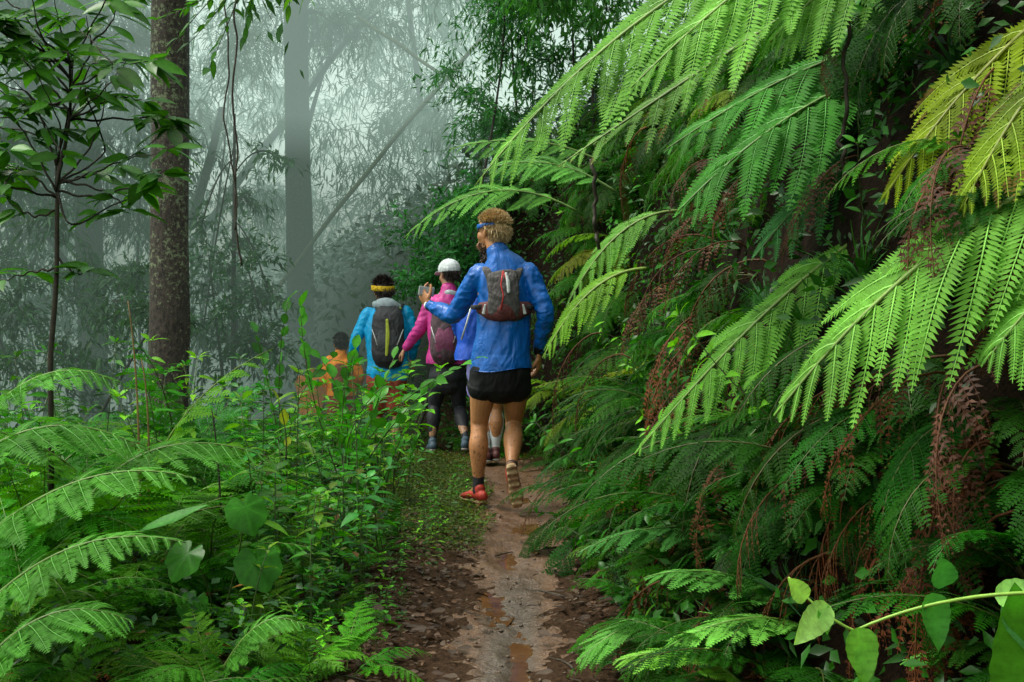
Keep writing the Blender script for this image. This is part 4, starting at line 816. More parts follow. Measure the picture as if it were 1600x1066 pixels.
def loft(C, R2, k=20, side=(1, 0, 0), caps=True):
    """closed lofted solid: centres C (n,3), radii (a along side, b across)"""
    C = np.asarray(C, float); R2 = np.asarray([(r, r) if np.isscalar(r) else r for r in R2], float)
    # resample smoothly (Catmull-Rom)
    n = len(C)
    if n > 2:
        pc = np.vstack([2*C[0]-C[1], C, 2*C[-1]-C[-2]]); pr = np.vstack([R2[0], R2, R2[-1]]); oc, orr = [], []
        for i in range(n-1):
            for t in np.arange(0, 1, .2):
                def cr(p): return .5*((2*p[i+1])+(-p[i]+p[i+2])*t+(2*p[i]-5*p[i+1]+4*p[i+2]-p[i+3])*t*t+(-p[i]+3*p[i+1]-3*p[i+2]+p[i+3])*t**3)
                oc.append(cr(pc)); orr.append(np.maximum(cr(pr), .002))
        oc.append(C[-1]); orr.append(R2[-1]); C, R2 = np.array(oc), np.array(orr)
    n = len(C); T = np.gradient(C, axis=0); T /= np.linalg.norm(T, axis=1)[:, None]+1e-9
    if caps:
        def cap(c, t, r):
            m = min(r); return [(c+t*m*math.sin(a), r*math.cos(a)) for a in (.35, .7, 1.05, 1.35)]
        a = cap(C[0], -T[0], R2[0])[::-1]; b = cap(C[-1], T[-1], R2[-1])
        C = np.vstack([[q[0] for q in a], C, [q[0] for q in b]]); R2 = np.vstack([[q[1] for q in a], R2, [q[1] for q in b]])
        T = np.vstack([[T[0]]*4, T, [T[-1]]*4]); n = len(C)
    S = np.asarray(side, float)[None]-T*(T@np.asarray(side, float))[:, None]; ln = np.linalg.norm(S, axis=1)[:, None]
    S = np.where(ln > .15, S/np.maximum(ln, 1e-6), np.cross(T, [0, 1., 0])); S /= np.linalg.norm(S, axis=1)[:, None]; B = np.cross(T, S)
    an = np.arange(k)/k*2*np.pi
    V = C[:, None]+S[:, None]*(R2[:, 0, None, None]*np.cos(an)[None, :, None])+B[:, None]*(R2[:, 1, None, None]*np.sin(an)[None, :, None])
    i, j = np.meshgrid(np.arange(n-1), np.arange(k), indexing='ij'); Q = np.stack([i*k+j, i*k+(j+1) % k, (i+1)*k+(j+1) % k, (i+1)*k+j], -1).reshape(-1, 4)
    Vf = np.vstack([V.reshape(-1, 3), C[0], C[-1]]); T_ = []
    for q in range(k): T_.append((n*k, (q+1) % k, q)); T_.append((n*k+1, (n-1)*k+q, (n-1)*k+(q+1) % k))
    return Vf, Q, T_
def ball(c, r, side=(1, 0, 0), k=16):
    c = np.asarray(c, float); r = np.asarray((r, r, r) if np.isscalar(r) else r, float); V, Q = [], []
    for i in range(9):
        a = math.pi*(i+.5)/9
        for j in range(k): b = 2*math.pi*j/k; V.append(c+r*[math.sin(a)*math.cos(b), math.sin(a)*math.sin(b), math.cos(a)])
    for i in range(8):
        for j in range(k): Q.append((i*k+j, (i+1)*k+j, (i+1)*k+(j+1) % k, i*k+(j+1) % k))
    V += [c+r*[0, 0, 1], c-r*[0, 0, 1]]; T = []
    for j in range(k): T.append((9*k, j, (j+1) % k)); T.append((9*k+1, 8*k+(j+1) % k, 8*k+j))
    return np.array(V), np.array(Q), T
def fuse(name, solids, vox, smooth, mat, wrinkle=0., wf=9., cut=None, seed=0, folds=None):
    mb = MB()
    for s_ in solids: mb.add(s_[0], s_[1], s_[2])
    me = mb.mesh(name, mat); o = bpy.data.objects.new('tmp', me); COL.objects.link(o)
    r = o.modifiers.new('r', 'REMESH'); r.mode = 'VOXEL'; r.voxel_size = vox
    if smooth: s = o.modifiers.new('s', 'SMOOTH'); s.iterations = smooth; s.factor = .5
    dg = bpy.context.evaluated_depsgraph_get(); e = o.evaluated_get(dg); out = bpy.data.meshes.new_from_object(e)
    bpy.data.objects.remove(o); bpy.data.meshes.remove(me)
    n = len(out.vertices); V = np.empty(n*3, np.float32); out.vertices.foreach_get('co', V); V = V.reshape(-1, 3).astype(float)
    if wrinkle:
        Nn = np.empty(n*3, np.float32); out.vertices.foreach_get('normal', Nn); Nn = Nn.reshape(-1, 3)
        q = fbm(V[:, 0]*wf+seed+1.5*vn(V[:, 2]*6, V[:, 0]*6), V[:, 2]*wf*.7+V[:, 0]*4, V[:, 1]*wf, 3); q = 1-np.abs(q)*2.2
        V = V+Nn*(wrinkle*q)[:, None]
    if folds is not None:
        cx, hw, am = folds; arm = sstep(hw, hw+.03, np.abs(V[:, 0]-cx))
        a = 1-2*np.abs(fbm((V[:, 0]-cx)*13+.8*vn(V[:, 2]*5, V[:, 0]*3, seed), V[:, 2]*4.5, V[:, 1]*9, 2))*1.6
        b = 1-2*np.abs(fbm(V[:, 0]*8+V[:, 2]*9, V[:, 2]*22-V[:, 0]*6, V[:, 1]*16, 2))*1.6
        V = V+Nn*(am*(a*(1-arm)+b*arm*.8))[:, None]
    if cut is not None: V = cut(V)
    out.vertices.foreach_set('co', V.astype(np.float32).ravel()); out.name = name
    out.materials.clear(); out.materials.append(mat); out.polygons.foreach_set('use_smooth', np.ones(len(out.polygons), bool)); out.update(); return out
def hand_solids(w, palm, spread, thumb, r=.0085, curl=.6, L=.075, up=(0, 0, 1.)):
    """w wrist, palm centre; fingers start at palm end going on along direction, curling toward 'up' vector"""
    w, palm = np.asarray(w, float), np.asarray(palm, float); D = palm-w; D /= np.linalg.norm(D)
    spread = np.asarray(spread, float); spread = spread-D*spread.dot(D); spread /= np.linalg.norm(spread); Nn = np.asarray(up, float); Nn = Nn-D*Nn.dot(D); Nn /= np.linalg.norm(Nn)
    k = palm+D*.042; S = [loft([w-D*.01, w+D*.02, palm, k], [(.026, .02), (.03, .018), (.042, .016), (.04, .013)], 14, spread)]
    for q, (o_, l) in enumerate([(-.031, .9), (-.011, 1.02), (.010, .96), (.030, .78)]):
        b = k+spread*o_-D*.006; P = [b]; a = .12+q*.05
        for s2 in (.42, .33, .25):
            a += curl*(.6+.25*q*.3); P.append(P[-1]+(D*math.cos(a)+Nn*math.sin(a))*l*L*s2)
        S.append(loft(P, [r*1.05, r, r*.92, r*.8], 10, spread))
    tb = palm-D*.02-spread*.03; td = -spread*.75+D*.6+Nn*thumb; td /= np.linalg.norm(td)
    S.append(loft([tb, tb+td*.032, tb+td*.05+D*.012+Nn*.006, tb+td*.058+D*.03+Nn*.012], [.014, .012, .0105, .009], 10, D)); return S
def head_solids(c, face, s=1., beard=False):
    """c: centre of the skull; face: unit vector the face looks along (roughly horizontal)"""
    c = np.asarray(c, float); f = np.asarray(face, float); f /= np.linalg.norm(f); l = np.cross([0, 0, 1.], f); l /= np.linalg.norm(l); u = np.cross(f, l)
    def P(a, b, h): return c+s*(f*a+l*b+u*h)
    def E(ce, rad):   # ellipsoid oriented on f,l,u
        V, Q, T = ball((0, 0, 0), 1.); V = V*s*np.asarray(rad); return (ce+V[:, :1]*f+V[:, 1:2]*l+V[:, 2:3]*u, Q, T)
    S = [E(P(-.012, 0, .03), (.098, .077, .088)), E(P(.03, 0, -.03), (.066, .062, .085)), E(P(.055, 0, -.085), (.035, .036, .03)), E(P(.078, 0, -.02), (.02, .045, .04)),
         E(P(.03, 0, .03), (.062, .066, .07)), E(P(.088, 0, .022), (.012, .045, .012)),
         E(P(.10, 0, -.022), (.019, .013, .014)), E(P(.094, 0, .0), (.012, .010, .025)), E(P(.092, 0, -.055), (.009, .024, .006)), E(P(.09, 0, -.067), (.009, .021, .006))]
    for b in (-1, 1): S += [E(P(-.005, b*.078, -.012), (.016, .009, .031)), E(P(-.012, b*.084, -.004), (.010, .008, .022)), E(P(.05, b*.045, -.03), (.03, .02, .03))]
    eyes = [E(P(.080, b*.031, .005), (.013, .014, .011)) for b in (-1, 1)]
    return S, P, E, eyes, (f, l, u)
def hair_mesh(E, P, fr, s, col, length, seed, n=1500, back=True, low=-.06, thick=.6, name='hair', top=9.):
    rg = np.random.default_rng(seed); f, l, u = fr; mb = MB()
    V, Q, T = ball((0, 0, 0), 1., k=28); V2 = V.copy(); V2 *= np.array([.104, .084, .095])
    # scalp shell lowered to the nape behind, cut above the brow in front
    keep = lambda w: (w[:, 2] > .01+.45*w[:, 0]) | (w[:, 0] < -.02) & (w[:, 2] > low); keep_ = keep; keep = lambda w: keep_(w) & (w[:, 2] < top)
    w = V2; kv = keep(w); nz = 1+.05*vn(V[:, 0]*5+seed, V[:, 1]*5, V[:, 2]*5)
    base = P(-.012, 0, .03); VV = base+s*((w*nz[:, None])[:, :1]*f+(w*nz[:, None])[:, 1:2]*l+(w*nz[:, None])[:, 2:3]*u)
    Q = np.array([q for q in Q if kv[list(q)].all()]); T = np.array([t for t in T if kv[list(t)].all()])
    mb.add(VV, Q, T, .45)
    d = rg.normal(0, 1, (n*3, 3)); d /= np.linalg.norm(d, axis=1)[:, None]; w = d*[.102, .082, .092]; d = d[keep(w)][:n]; w = d*[.100, .081, .092]
    P0 = base+s*(w[:, :1]*f+w[:, 1:2]*l+w[:, 2:3]*u); Nn = d[:, :1]*f+d[:, 1:2]*l+d[:, 2:3]*u
    D = Nn*thick+rg.normal(0, .28, (len(d), 3))+f*-.25+np.array([0, 0, 1.])*np.where(d[:, 2:3] < .25, -1.1, .35); sid = np.cross(Nn, rg.normal(0, 1, (len(d), 3)))
    mb.leaves(P0, D, sid, length*rg.uniform(.6, 1.3, len(d)), .006, rg.uniform(.25, .8, len(d)), .1, .15)
    return mb.mesh(name, [col])
def hair_mat(name, c):
    m, nt, out = newmat(name); at = N(nt, 'ShaderNodeAttribute', attribute_name='tint'); sep = nt.nodes.new('ShaderNodeSeparateColor'); nt.links.new(at.outputs['Color'], sep.inputs[0])
    col = mixc(nt, 1.0, c, ramp(nt, sep.outputs[0], [(.2, .45), (.8, 1.8)]), 'MULTIPLY'); p = N(nt, 'ShaderNodeBsdfPrincipled', Roughness=.55); nt.links.new(col, p.inputs['Base Color']); nt.links.new(p.outputs[0], out.inputs[0]); return m
def shoe(ank, toe, up, s=1., sole_n=None):
    """shoe solids: ank ankle, toe tip; up = instep direction"""
    ank, toe = np.asarray(ank, float), np.asarray(toe, float); up = np.asarray(up, float); up /= np.linalg.norm(up)
    D = toe-ank; D -= up*D.dot(up); D /= np.linalg.norm(D); S = np.cross(D, up)
    def p(a, h): return ank+D*a*s-up*h*s
    up_s = [loft([p(-.055, .045), p(-.02, .04), p(.05, .045), p(.12, .058), p(.175, .066)], [(.032, .036), (.038, .04), (.042, .032), (.046, .024), (.034, .017)], 18, S), loft([p(-.012, .0), p(-.012, .035)], [(.036, .042), (.036, .045)], 16, S)]
    so = [loft([p(-.07, .080), p(-.02, .081), (p(.05, .081)), p(.13, .081), p(.19, .074)], [(.030, .013), (.036, .013), (.036, .011), (.046, .011), (.030, .010)], 18, S)]
    tread = []
    for q in range(7): a = -.06+q*.038; tread.append(loft([p(a, .093)-S*.028*s, p(a, .093)+S*.028*s], [(.010, .005)]*2, 8, D))
    return up_s, so, tread
def band(c, fr, s, h0, hh, r=(.101, .081), tilt=0., k=40, thick=.004, nz=0.):
    f, l, u = fr; V, Q = [], []
    for q in range(k):
        a = q/k*2*math.pi
        for (dr, dh) in ((0, -hh), (thick, -hh*.8), (thick, hh*.8), (0, hh)):
            V.append(c+s*(f*(r[0]+dr)*math.cos(a)+l*(r[1]+dr)*math.sin(a)+u*(h0+dh+tilt*math.cos(a)*.1)))
        for e in range(3): Q.append((q*4+e, q*4+e+1, ((q+1) % k)*4+e+1, ((q+1) % k)*4+e))
    mb = MB(); mb.add(V, Q); return mb

SK1 = skin_mat('tanned_skin', (.46, .20, .085)); SK2 = skin_mat('light_skin', (.50, .27, .16))
HB = hair_mat('blond_hair', (.46, .33, .17)); HD = hair_mat('dark_hair', (.022, .014, .011)); HBD = hair_mat('beard_hair', (.16, .075, .03)); EY = solid('eye_dark', (.03, .02, .015), .2, 10, .05, 0)
BLK = cloth('black_cloth', (.008, .008, .010), .7, 16, .5, .25)

# --- the runner in the blue jacket -----------------------------------------
D0 = 7.9; O0 = np.array([(790-800)/FPX*D0, D0, 0.]); S0 = FPX/D0
def q0(px, py, y=0.): return np.array([(px-790)/S0, y, (790-py)/S0])
PG = 'hikers walking away along the trail'
man = thing('person', 'blond bearded runner in blue jacket and black shorts holding up a small camera', 'person', O0)
HC = q0(769, 362, .10); face = (-.78, .62, .06)
hs_, HP, HE, eyes, fr = head_solids(HC, face, 1.0)
neck = loft([q0(782, 408, .04), q0(775, 388, .06), HC-[.0, .0, .03]], [(.062, .06), (.058, .058), (.055, .058)], 16)
tor = loft([q0(783, 600, 0), q0(785, 555, 0), q0(786, 500, .02), q0(787, 450, .03), q0(785, 420, .04)], [(.135, .10), (.145, .10), (.15, .11), (.16, .11), (.08, .06)], 24)
shL, elL, wrL = q0(748, 431, .05), q0(707, 493, .17), q0(667, 479, .33)
shR, elR, wrR = q0(827, 430, .03), q0(852, 490, -.05), q0(842, 548, .06)
arms = [loft([shL+[.03, 0, -.03], (shL+elL)/2, elL, (elL*.6+wrL*.4), wrL], [.04, .047, .04, .042, .027], 14), loft([shR-[.03, 0, .03], (shR+elR)/2, elR, elR*.6+wrR*.4, wrR], [.04, .047, .04, .042, .027], 14)]
hnL = q0(655, 463, .37); hnR = q0(842, 572, .08)
handL = hand_solids(wrL, wrL+(hnL-wrL)*.72, (-.6, .55, .5), .5, curl=.75, up=(.75, .1, .55)); handR = hand_solids(wrR, wrR+(hnR-wrR)*.75, (.2, 1, 0), .4, curl=.45, up=(-1, 0, 0))
hipL, knL, anL = q0(757, 596, .0), q0(748, 664, .05), q0(747, 764, 0)
hipR, knR, anR = q0(806, 596, .0), q0(803, 664, .14), q0(799, 733, -.20)
def leg(h, k_, a, w=1.):
    d = k_-h; e = a-k_; b = np.array([0, -.012, 0])
    return loft([h, h+d*.35, h+d*.75, k_, k_+e*.14+b, k_+e*.33+b*2, k_+e*.62+b, k_+e*.9, a], [(.086*w, .09*w), (.080*w, .084*w), (.064*w, .066*w), (.054*w, .057*w), (.052*w, .056*w), (.061*w, .066*w), (.046*w, .05*w), (.030*w, .034*w), (.031*w, .037*w)], 18)
legs = [leg(hipL, knL, anL), leg(hipR, knR, anR)]
feet = [loft([anL, anL+[-.03, .06, -.05], anL+[-.06, .13, -.07]], [.034, .034, .025], 12), loft([anR, anR+[.01, -.0, -.06], anR+[.03, .02, -.14]], [.034, .034, .025], 12)]
body = obj('body', fuse('body', hs_+[neck, tor]+arms+handL+handR+legs+feet, .0042, 3, SK1), man)
ey = MB(); [ey.add(*e) for e in eyes]; obj('eyes', ey.mesh('eyes', EY, True), man)
obj('hair', hair_mesh(HE, HP, fr, 1., HB, .034, 4, 6500), man)
rg = np.random.default_rng(8); bm_ = MB(); f_, l_, u_ = fr
bm_.add(*HE(HP(.040, 0, -.080), (.060, .056, .050)), .4)
nb = 900; d = rg.normal(0, 1, (nb, 3)); d /= np.linalg.norm(d, axis=1)[:, None]; d[:, 2] = -np.abs(d[:, 2])*.8+.15
Pb = HP(.045, 0, -.072)+d[:, :1]*.046*f_+d[:, 1:2]*.055*l_+d[:, 2:3]*.05*u_
bm_.leaves(Pb, (d[:, :1]*f_+d[:, 1:2]*l_)*.5-np.array([0, 0, 1.])+rg.normal(0, .15, (nb, 3)), rg.normal(0, 1, (nb, 3)), .030*rg.uniform(.6, 1.2, nb), .008, rg.uniform(.3, .8, nb))
obj('beard', bm_.mesh('beard', HBD), man)
BLUE = cloth('wet_blue_nylon', (.002, .105, .44), .36, 12, .8, .4)
obj('headband', band(HC, fr, 1., .040, .014, (.101, .083), -.12).mesh('headband', BLUE, True), man)
jt = loft([q0(783, 584, -.005), q0(783, 560, 0), q0(786, 520, .01), q0(788, 475, .02), q0(787, 440, .03), q0(786, 420, .04), q0(783, 407, .045), q0(779, 397, .055)], [(.184, .122), (.180, .122), (.160, .115), (.163, .115), (.165, .11), (.145, .098), (.102, .085), (.068, .070)], 28)
js = [loft([shL+[.05, 0, .0], shL+[.004, 0, -.002], (shL+elL)/2, elL, elL*.45+wrL*.55, wrL+(elL-wrL)*.04], [.062, .070, .060, .052, .045, .033], 16), loft([shR-[.05, 0, 0], shR-[.004, 0, .002], (shR+elR)/2, elR, elR*.45+wrR*.55, wrR+(elR-wrR)*.04], [.062, .070, .058, .050, .044, .033], 16),
      loft([q0(783, 592, -.005), q0(783, 568, -.003)], [(.188, .132), (.184, .13)], 28)]
def stretch(V):
    return V
obj('jacket', fuse('jacket', [jt]+js, .006, 3, BLUE, .003, 12, seed=3, folds=(-.015, .17, .008), cut=lambda V: np.concatenate([V[:, :2]*(1+.0*V[:, :1]), np.maximum(V[:, 2:3], .843+.012*np.sin(V[:, :1]*14))], 1)), man)
obj('collar', fuse('collar', [loft([q0(780, 406, .045), q0(777, 392, .056)], [(.070, .074), (.064, .066)], 22)], .006, 2, BLUE, .004, 14), man)
for (a, b) in ((wrL, elL), (wrR, elR)): d = (b-a)/np.linalg.norm(b-a); obj('cuff', fuse('cuff', [loft([a-d*.004, a+d*.02], [.034, .037], 16)], .004, 1, BLK), man)
obj('wristband', fuse('wristband', [loft([wrL-(elL-wrL)*.08, wrL-(elL-wrL)*.03], [.0305, .0305], 16)], .004, 1, solid('white_plastic', (.7, .72, .75), .4)), man)
def short_leg(h, k_, t, w): d = k_-h; return loft([h+[0, 0, .04], h+d*.12, h+d*t], [(.085*w, .10*w), (.088*w, .10*w), (.096*w, .108*w)], 20)
obj('shorts', fuse('shorts', [loft([q0(783, 566, 0), q0(782, 585, 0), q0(782, 600, 0)], [(.166, .125), (.174, .128), (.166, .122)], 24), short_leg(hipL+[.0, 0, .02], knL, .17, 1.06), short_leg(hipR+[-.0, 0, .02], knR, .17, 1.06)], .006, 4, BLK, .004, 12., seed=9), man)
RED = cloth('red_shoe_mesh', (.40, .035, .022), .6, 40, .4, wet=(.13, .06, .03)); SOLE = solid('muddy_sole', (.20, .10, .05), .8, 60, .35, .6, .004, color2=(.42, .30, .16)); SOCK = cloth('black_sock', (.012, .012, .015), .8, 60, .3)
for (an, kn, toe, up) in ((anL, knL, anL+[-.10, .16, -.06], (0, 0, 1)), (anR, knR, anR+[.045, -.02, -.25], (-.1, .85, .12))):
    d = (kn-an)/np.linalg.norm(kn-an); obj('sock', fuse('sock', [loft([an-d*.03, an+d*.07], [(.035, .041), (.036, .040)], 16)], .0045, 1, SOCK), man)
    u_s, so_, tr_ = shoe(an, toe, up); r_ = obj('shoe', fuse('shoe', u_s, .0045, 3, RED), man); obj('sole', fuse('sole', so_+tr_, .004, 1, SOLE), r_)
# camera in the hand
O = O0+q0(660, 455, .375); cam_ = thing('camera', 'small grey camera held up in the left hand of the blond runner', 'camera', O)
GREY = solid('grey_metal', (.30, .32, .33), .35, 30, .1, .1); cs = MB()
def boxs(c, h, r=.0): 
    x, y, z = h; V = [(c[0]+a*x, c[1]+b*y, c[2]+e*z) for a in (-1, 1) for b in (-1, 1) for e in (-1, 1)]; return V, [(0, 1, 3, 2), (4, 6, 7, 5), (0, 4, 5, 1), (2, 3, 7, 6), (0, 2, 6, 4), (1, 5, 7, 3)]
def boxobj(name, c, h, mat, parent, bev=.004):
    me = bpy.data.meshes.new(name); V, F = boxs(c, h); me.from_pydata(V, [], F); me.materials.append(mat); o = obj(name, me, parent); b = o.modifiers.new('b', 'BEVEL'); b.width = bev; b.segments = 3; return o
boxobj('case', (0, 0, 0), (.05, .011, .030), GREY, cam_); boxobj('screen', (.004, -.012, 0), (.036, .0015, .022), solid('glass_screen', (.35, .40, .42), .1), cam_, .001)
lz = MB(); lz.tube([[0, .010, 0], [0, .032, 0]], .018, 20); obj('lens', lz.mesh('lens', BLK), cam_); cam_.rotation_euler = (0, .12, .25)
# running vest pack
GRY = cloth('grey_mesh_fabric', (.075, .068, .070), .7, 30, .6); MAR = cloth('maroon_fabric', (.10, .022, .022), .7, 25, .5); DK = cloth('dark_strap', (.02, .02, .022), .7, 30, .4); REDC = cloth('red_cord', (.5, .02, .02), .6, 40, .2); SIL = solid('silver_trim', (.55, .57, .58), .4, 60, .2)
vest = thing('running_vest', 'grey and maroon running vest pack with red cords on the blue jacket', 'backpack', O0)
def back(px, py, o_=0.): return q0(px, py, -.092-o_)
obj('pack_body', fuse('pack_body', [loft([back(784, 427, -.018), back(786, 440, .0), back(787, 465, .01), back(788, 488, .008), back(788, 497, -.005)], [(.086, .014), (.092, .020), (.092, .032), (.098, .034), (.095, .02)], 22)], .006, 3, GRY, .007, 14), vest)
obj('lower_pocket', fuse('lower_pocket', [loft([back(750, 482, -.045), back(766, 485, -.005), back(788, 486, .025), back(808, 485, -.005), back(826, 481, -.045)], [(.035, .02), (.055, .026), (.058, .028), (.055, .026), (.035, .02)], 20, (0, 0, 1))], .006, 3, MAR, .006, 16), vest)
for sg, x0 in ((-1, 764), (1, 806)):
    obj('shoulder_strap', fuse('shoulder_strap', [loft([back(786+sg*15, 450, -.02), back(786+sg*19, 432, -.03), q0(786+sg*24, 421, -.035), q0(784+sg*24, 419, .04)], [(.030, .012), (.032, .012), (.030, .012), (.03, .012)], 16)], .005, 2, GRY, .003, 20), vest)
    obj('side_strap', fuse('side_strap', [loft([back(786+sg*26, 478, -.02), q0(786+sg*43, 480, -.075), q0(786+sg*49, 480, -.01)], [(.016, .007), (.016, .007), (.015, .007)], 12, (0, 0, 1))], .004, 1, DK), vest)
    obj('trim', fuse('trim', [loft([back(788+sg*29, 476, .012), back(788+sg*32, 490, .008)], [(.007, .004), (.012, .004)], 10)], .003, 1, SIL), vest)
c_ = MB(); c_.tube([back(786, 424, .028), back(783, 445, .05), back(787, 462, .058), back(783, 484, .056)], .0045, 6); c_.tube([back(786, 424, .028), back(792, 440, .048)], .004, 6); obj('cord', c_.mesh('cord', REDC, True), vest)
obj('bottle', fuse('bottle', [loft([back(791, 428, .035), back(794, 442, .048), back(795, 456, .052)], [.008, .012, .011], 12)], .003, 2, SIL), vest)

# --- the others -------------------------------------------------------------
def person(label, px0, pyf, d, J, hair, skin, jacket, legsp, opt):
    S = FPX/d; z0 = CAMZ-(pyf-461)/FPX*d; O = np.array([(px0-800)/FPX*d, d, z0])
    def q(px, py, y=0.): return np.array([(px-px0)/S, y, (pyf-py)/S])
    root = thing('person', label, 'person', O); k = opt.get('k', .92)
    hc = q(*J['head']); hs2, P, E, ey2, fr2 = head_solids(hc, opt['face'], k)
    shl, ell, wrl, shr, elr, wrr, hl, kl, al, hr, kr, ar = [q(*J[n]) for n in ('sl', 'el', 'wl', 'sr', 'er', 'wr', 'hl', 'kl', 'al', 'hr', 'kr', 'ar')]
    nb_, mid, hem, hips = q(*J['neck']), q(*J['mid']), q(*J['hem']), (hl+hr)/2
    w = opt['w']
    sol = hs2+[loft([nb_, (nb_+hc)/2-[0, 0, .02], hc-[0, 0, .03]], [.052, .05, .05], 14), loft([hips, (hips+mid)/2, mid, nb_-[0, 0, .05]], [(w*.8, .1), (w*.72, .095), (w*.85, .1), (w*.5, .07)], 20)]
    for (a, b, c) in ((shl, ell, wrl), (shr, elr, wrr)):
        sol.append(loft([a, (a+b)/2, b, (b+c)/2, c], [.044, .042, .036, .034, .025], 12)); dd = (c-b)/np.linalg.norm(c-b); sol += hand_solids(c, c+dd*.05, (0, 1, .1), .4, curl=.35, up=(1, 0, .2), L=.07)
    sol += [leg(hl, kl, al, .9), leg(hr, kr, ar, .9)]
    obj('body', fuse('body', sol, .0065, 3, skin), root)
    e_ = MB(); [e_.add(*t) for t in ey2]; obj('eyes', e_.mesh('eyes', EY, True), root)
    obj('hair', hair_mesh(E, P, fr2, k, hair, opt.get('hl', .03), 5, 1300, low=opt.get('hlow', -.07), top=opt.get('top', 9.)), root)
    jt = loft([hem-[0, 0, .06], hem+[0, 0, .05], mid*.4+hem*.6, mid, nb_*.35+mid*.65+[0, 0, .05], nb_-[0, 0, .045], nb_+[0, 0, .02]], [(w*1.0, .125), (w*1.0, .125), (w*.93, .12), (w*1.0, .125), (w*.98, .115), (w*.62, .09), (.062, .065)], 24)
    sl = [loft([a+(nb_-a)*.2, a, (a+b)/2, b, (b+c)/2, c+(b-c)*.05], [.055, .066, .06, .052, .043, .034], 14) for (a, b, c) in ((shl, ell, wrl), (shr, elr, wrr))]
    obj('jacket', fuse('jacket', [jt]+sl, .0085, 4, jacket, .003, 11., seed=px0 % 7, folds=(hem[0], w*.92, .008), cut=lambda V: np.concatenate([V[:, :2], np.where((np.abs(V[:, :1]-hem[0]) < w+.02) & (V[:, 2:3] < hem[2]), hem[2], V[:, 2:3])], 1)), root)
    if opt.get('shorts'):
        obj('shorts', fuse('shorts', [loft([hips+[0, 0, .1], hips], [(w*.9, .12), (w*.98, .12)], 20)]+[loft([h, h+(k_-h)*.25, h+(k_-h)*opt.get('sh', .55)], [(.09, .11), (.10, .11), (.108, .11)], 18) for h, k_ in ((hl, kl), (hr, kr))], .008, 3, opt['shorts'], .006, 10), root)
    if legsp is not None:
        L_ = []
        for h, k_, a in ((hl, kl, al), (hr, kr, ar)):
            V, Q, T = leg(h, k_, a+(k_-a)*.08, .97); L_.append((V, Q, T))
        obj('leggings', fuse('leggings', [loft([hips+[0, 0, .12], hips, hips-[0, 0, .06]], [(w*.78, .10), (w*.95, .12), (w*.8, .1)], 20)]+L_, .007, 3, legsp, .004, 12), root)
    for (k_, a, to) in ((kl, al, opt['tl']), (kr, ar, opt['tr'])):
        if opt.get('sock'):
            dd = k_-a; obj('long_sock', fuse('long_sock', [loft([a-dd*.06, a+dd*.1, a+dd*.35, a+dd*.62, a+dd*.84], [(.036, .04), (.034, .038), (.047, .052), (.060, .064), (.053, .056)], 18)], .005, 2, opt['sock'], .002, 30), root)
        u_s, so_, tr_ = shoe(a, a+np.asarray(to), (0, .1, 1), .95); r_ = obj('shoe', fuse('shoe', u_s, .0055, 3, opt['shoe']), root); obj('sole', fuse('sole', so_, .005, 1, opt['sole']), r_)
    return root, q, P, E, fr2, hc, k
def pack(label, q, O, cx, y0, y1, hw, mats, depth=.13, stripe=None):
    root = thing('backpack', label, 'backpack', O); S_ = abs(q(1, 0)[0]-q(0, 0)[0])
    ww = hw*S_; m, m2, m3 = mats; ym = (y0+y1)/2
    obj('pack_body', fuse('pack_body', [loft([q(cx, y0, -.13), q(cx, y0+(y1-y0)*.15, -.17), q(cx, ym, -.18), q(cx, y1-(y1-y0)*.15, -.18), q(cx, y1, -.15)], [(ww*.7, .03), (ww*.92, .06), (ww, .07), (ww, .07), (ww*.85, .05)], 22)], .008, 3, m, .006, 12), root)
    obj('front_pocket', fuse('front_pocket', [loft([q(cx, ym-(y1-y0)*.1, -.235), q(cx, ym+(y1-y0)*.15, -.245), q(cx, y1-(y1-y0)*.06, -.22)], [(ww*.55, .015), (ww*.68, .02), (ww*.6, .015)], 18)], .007, 3, m2, .004, 14), root)
    for sg in (-1, 1):
        obj('shoulder_strap', fuse('shoulder_strap', [loft([q(cx+sg*hw*.6, y0+10, -.12), q(cx+sg*hw*.7, y0-4, -.07), q(cx+sg*hw*.75, y0-6, .03)], [(.026, .01), (.028, .01), (.026, .01)], 12)], .006, 2, m, .002, 20), root)
        b = MB(); b.tube([q(cx+sg*hw*.95, ym-10, -.2), q(cx+sg*hw*.6, ym+14, -.255)], .006, 6); obj('webbing', b.mesh('webbing', m3, True), root)
    if stripe:
        obj('stripe', fuse('stripe', [loft([q(cx, y0+(y1-y0)*.2, -.262), q(cx+1, ym, -.275), q(cx-1, y1-(y1-y0)*.15, -.262)], [(.014, .008), (.020, .008), (.014, .008)], 10)], .004, 1, stripe), root)
    return root
PINK = cloth('pink_nylon', (.62, .045, .30), .42, 12, .6); LEG = cloth('dark_leggings', (.022, .023, .03), .6, 20, .3); SHB = cloth('blue_grey_shoe', (.06, .10, .14), .6, 60, .3); GSOLE = solid('pale_sole', (.30, .28, .25), .7)
JP = dict(head=(701, 429, .02), sl=(675, 474, .03), el=(655, 515, .05), wl=(632, 545, .16), sr=(722, 474, .02), er=(742, 512, .0), wr=(742, 548, .1), hl=(686, 588, 0), kl=(678, 636, .04), al=(676, 689, -.06), hr=(712, 588, 0), kr=(717, 640, .1), ar=(729, 684, -.20), neck=(701, 456, 0), mid=(699, 505, 0), hem=(697, 568, 0))
r1, qP, P1, E1, f1, hc1, k1 = person('hiker in pink jacket and white cap with dark leggings', 700, 702, 10.9, JP, HD, SK2, PINK, LEG, dict(face=(-.6, .8, -.1), w=.165, tl=(-.03, .17, -.05), tr=(.02, .10, -.14), shoe=SHB, sole=GSOLE, hl=.035, top=.012))
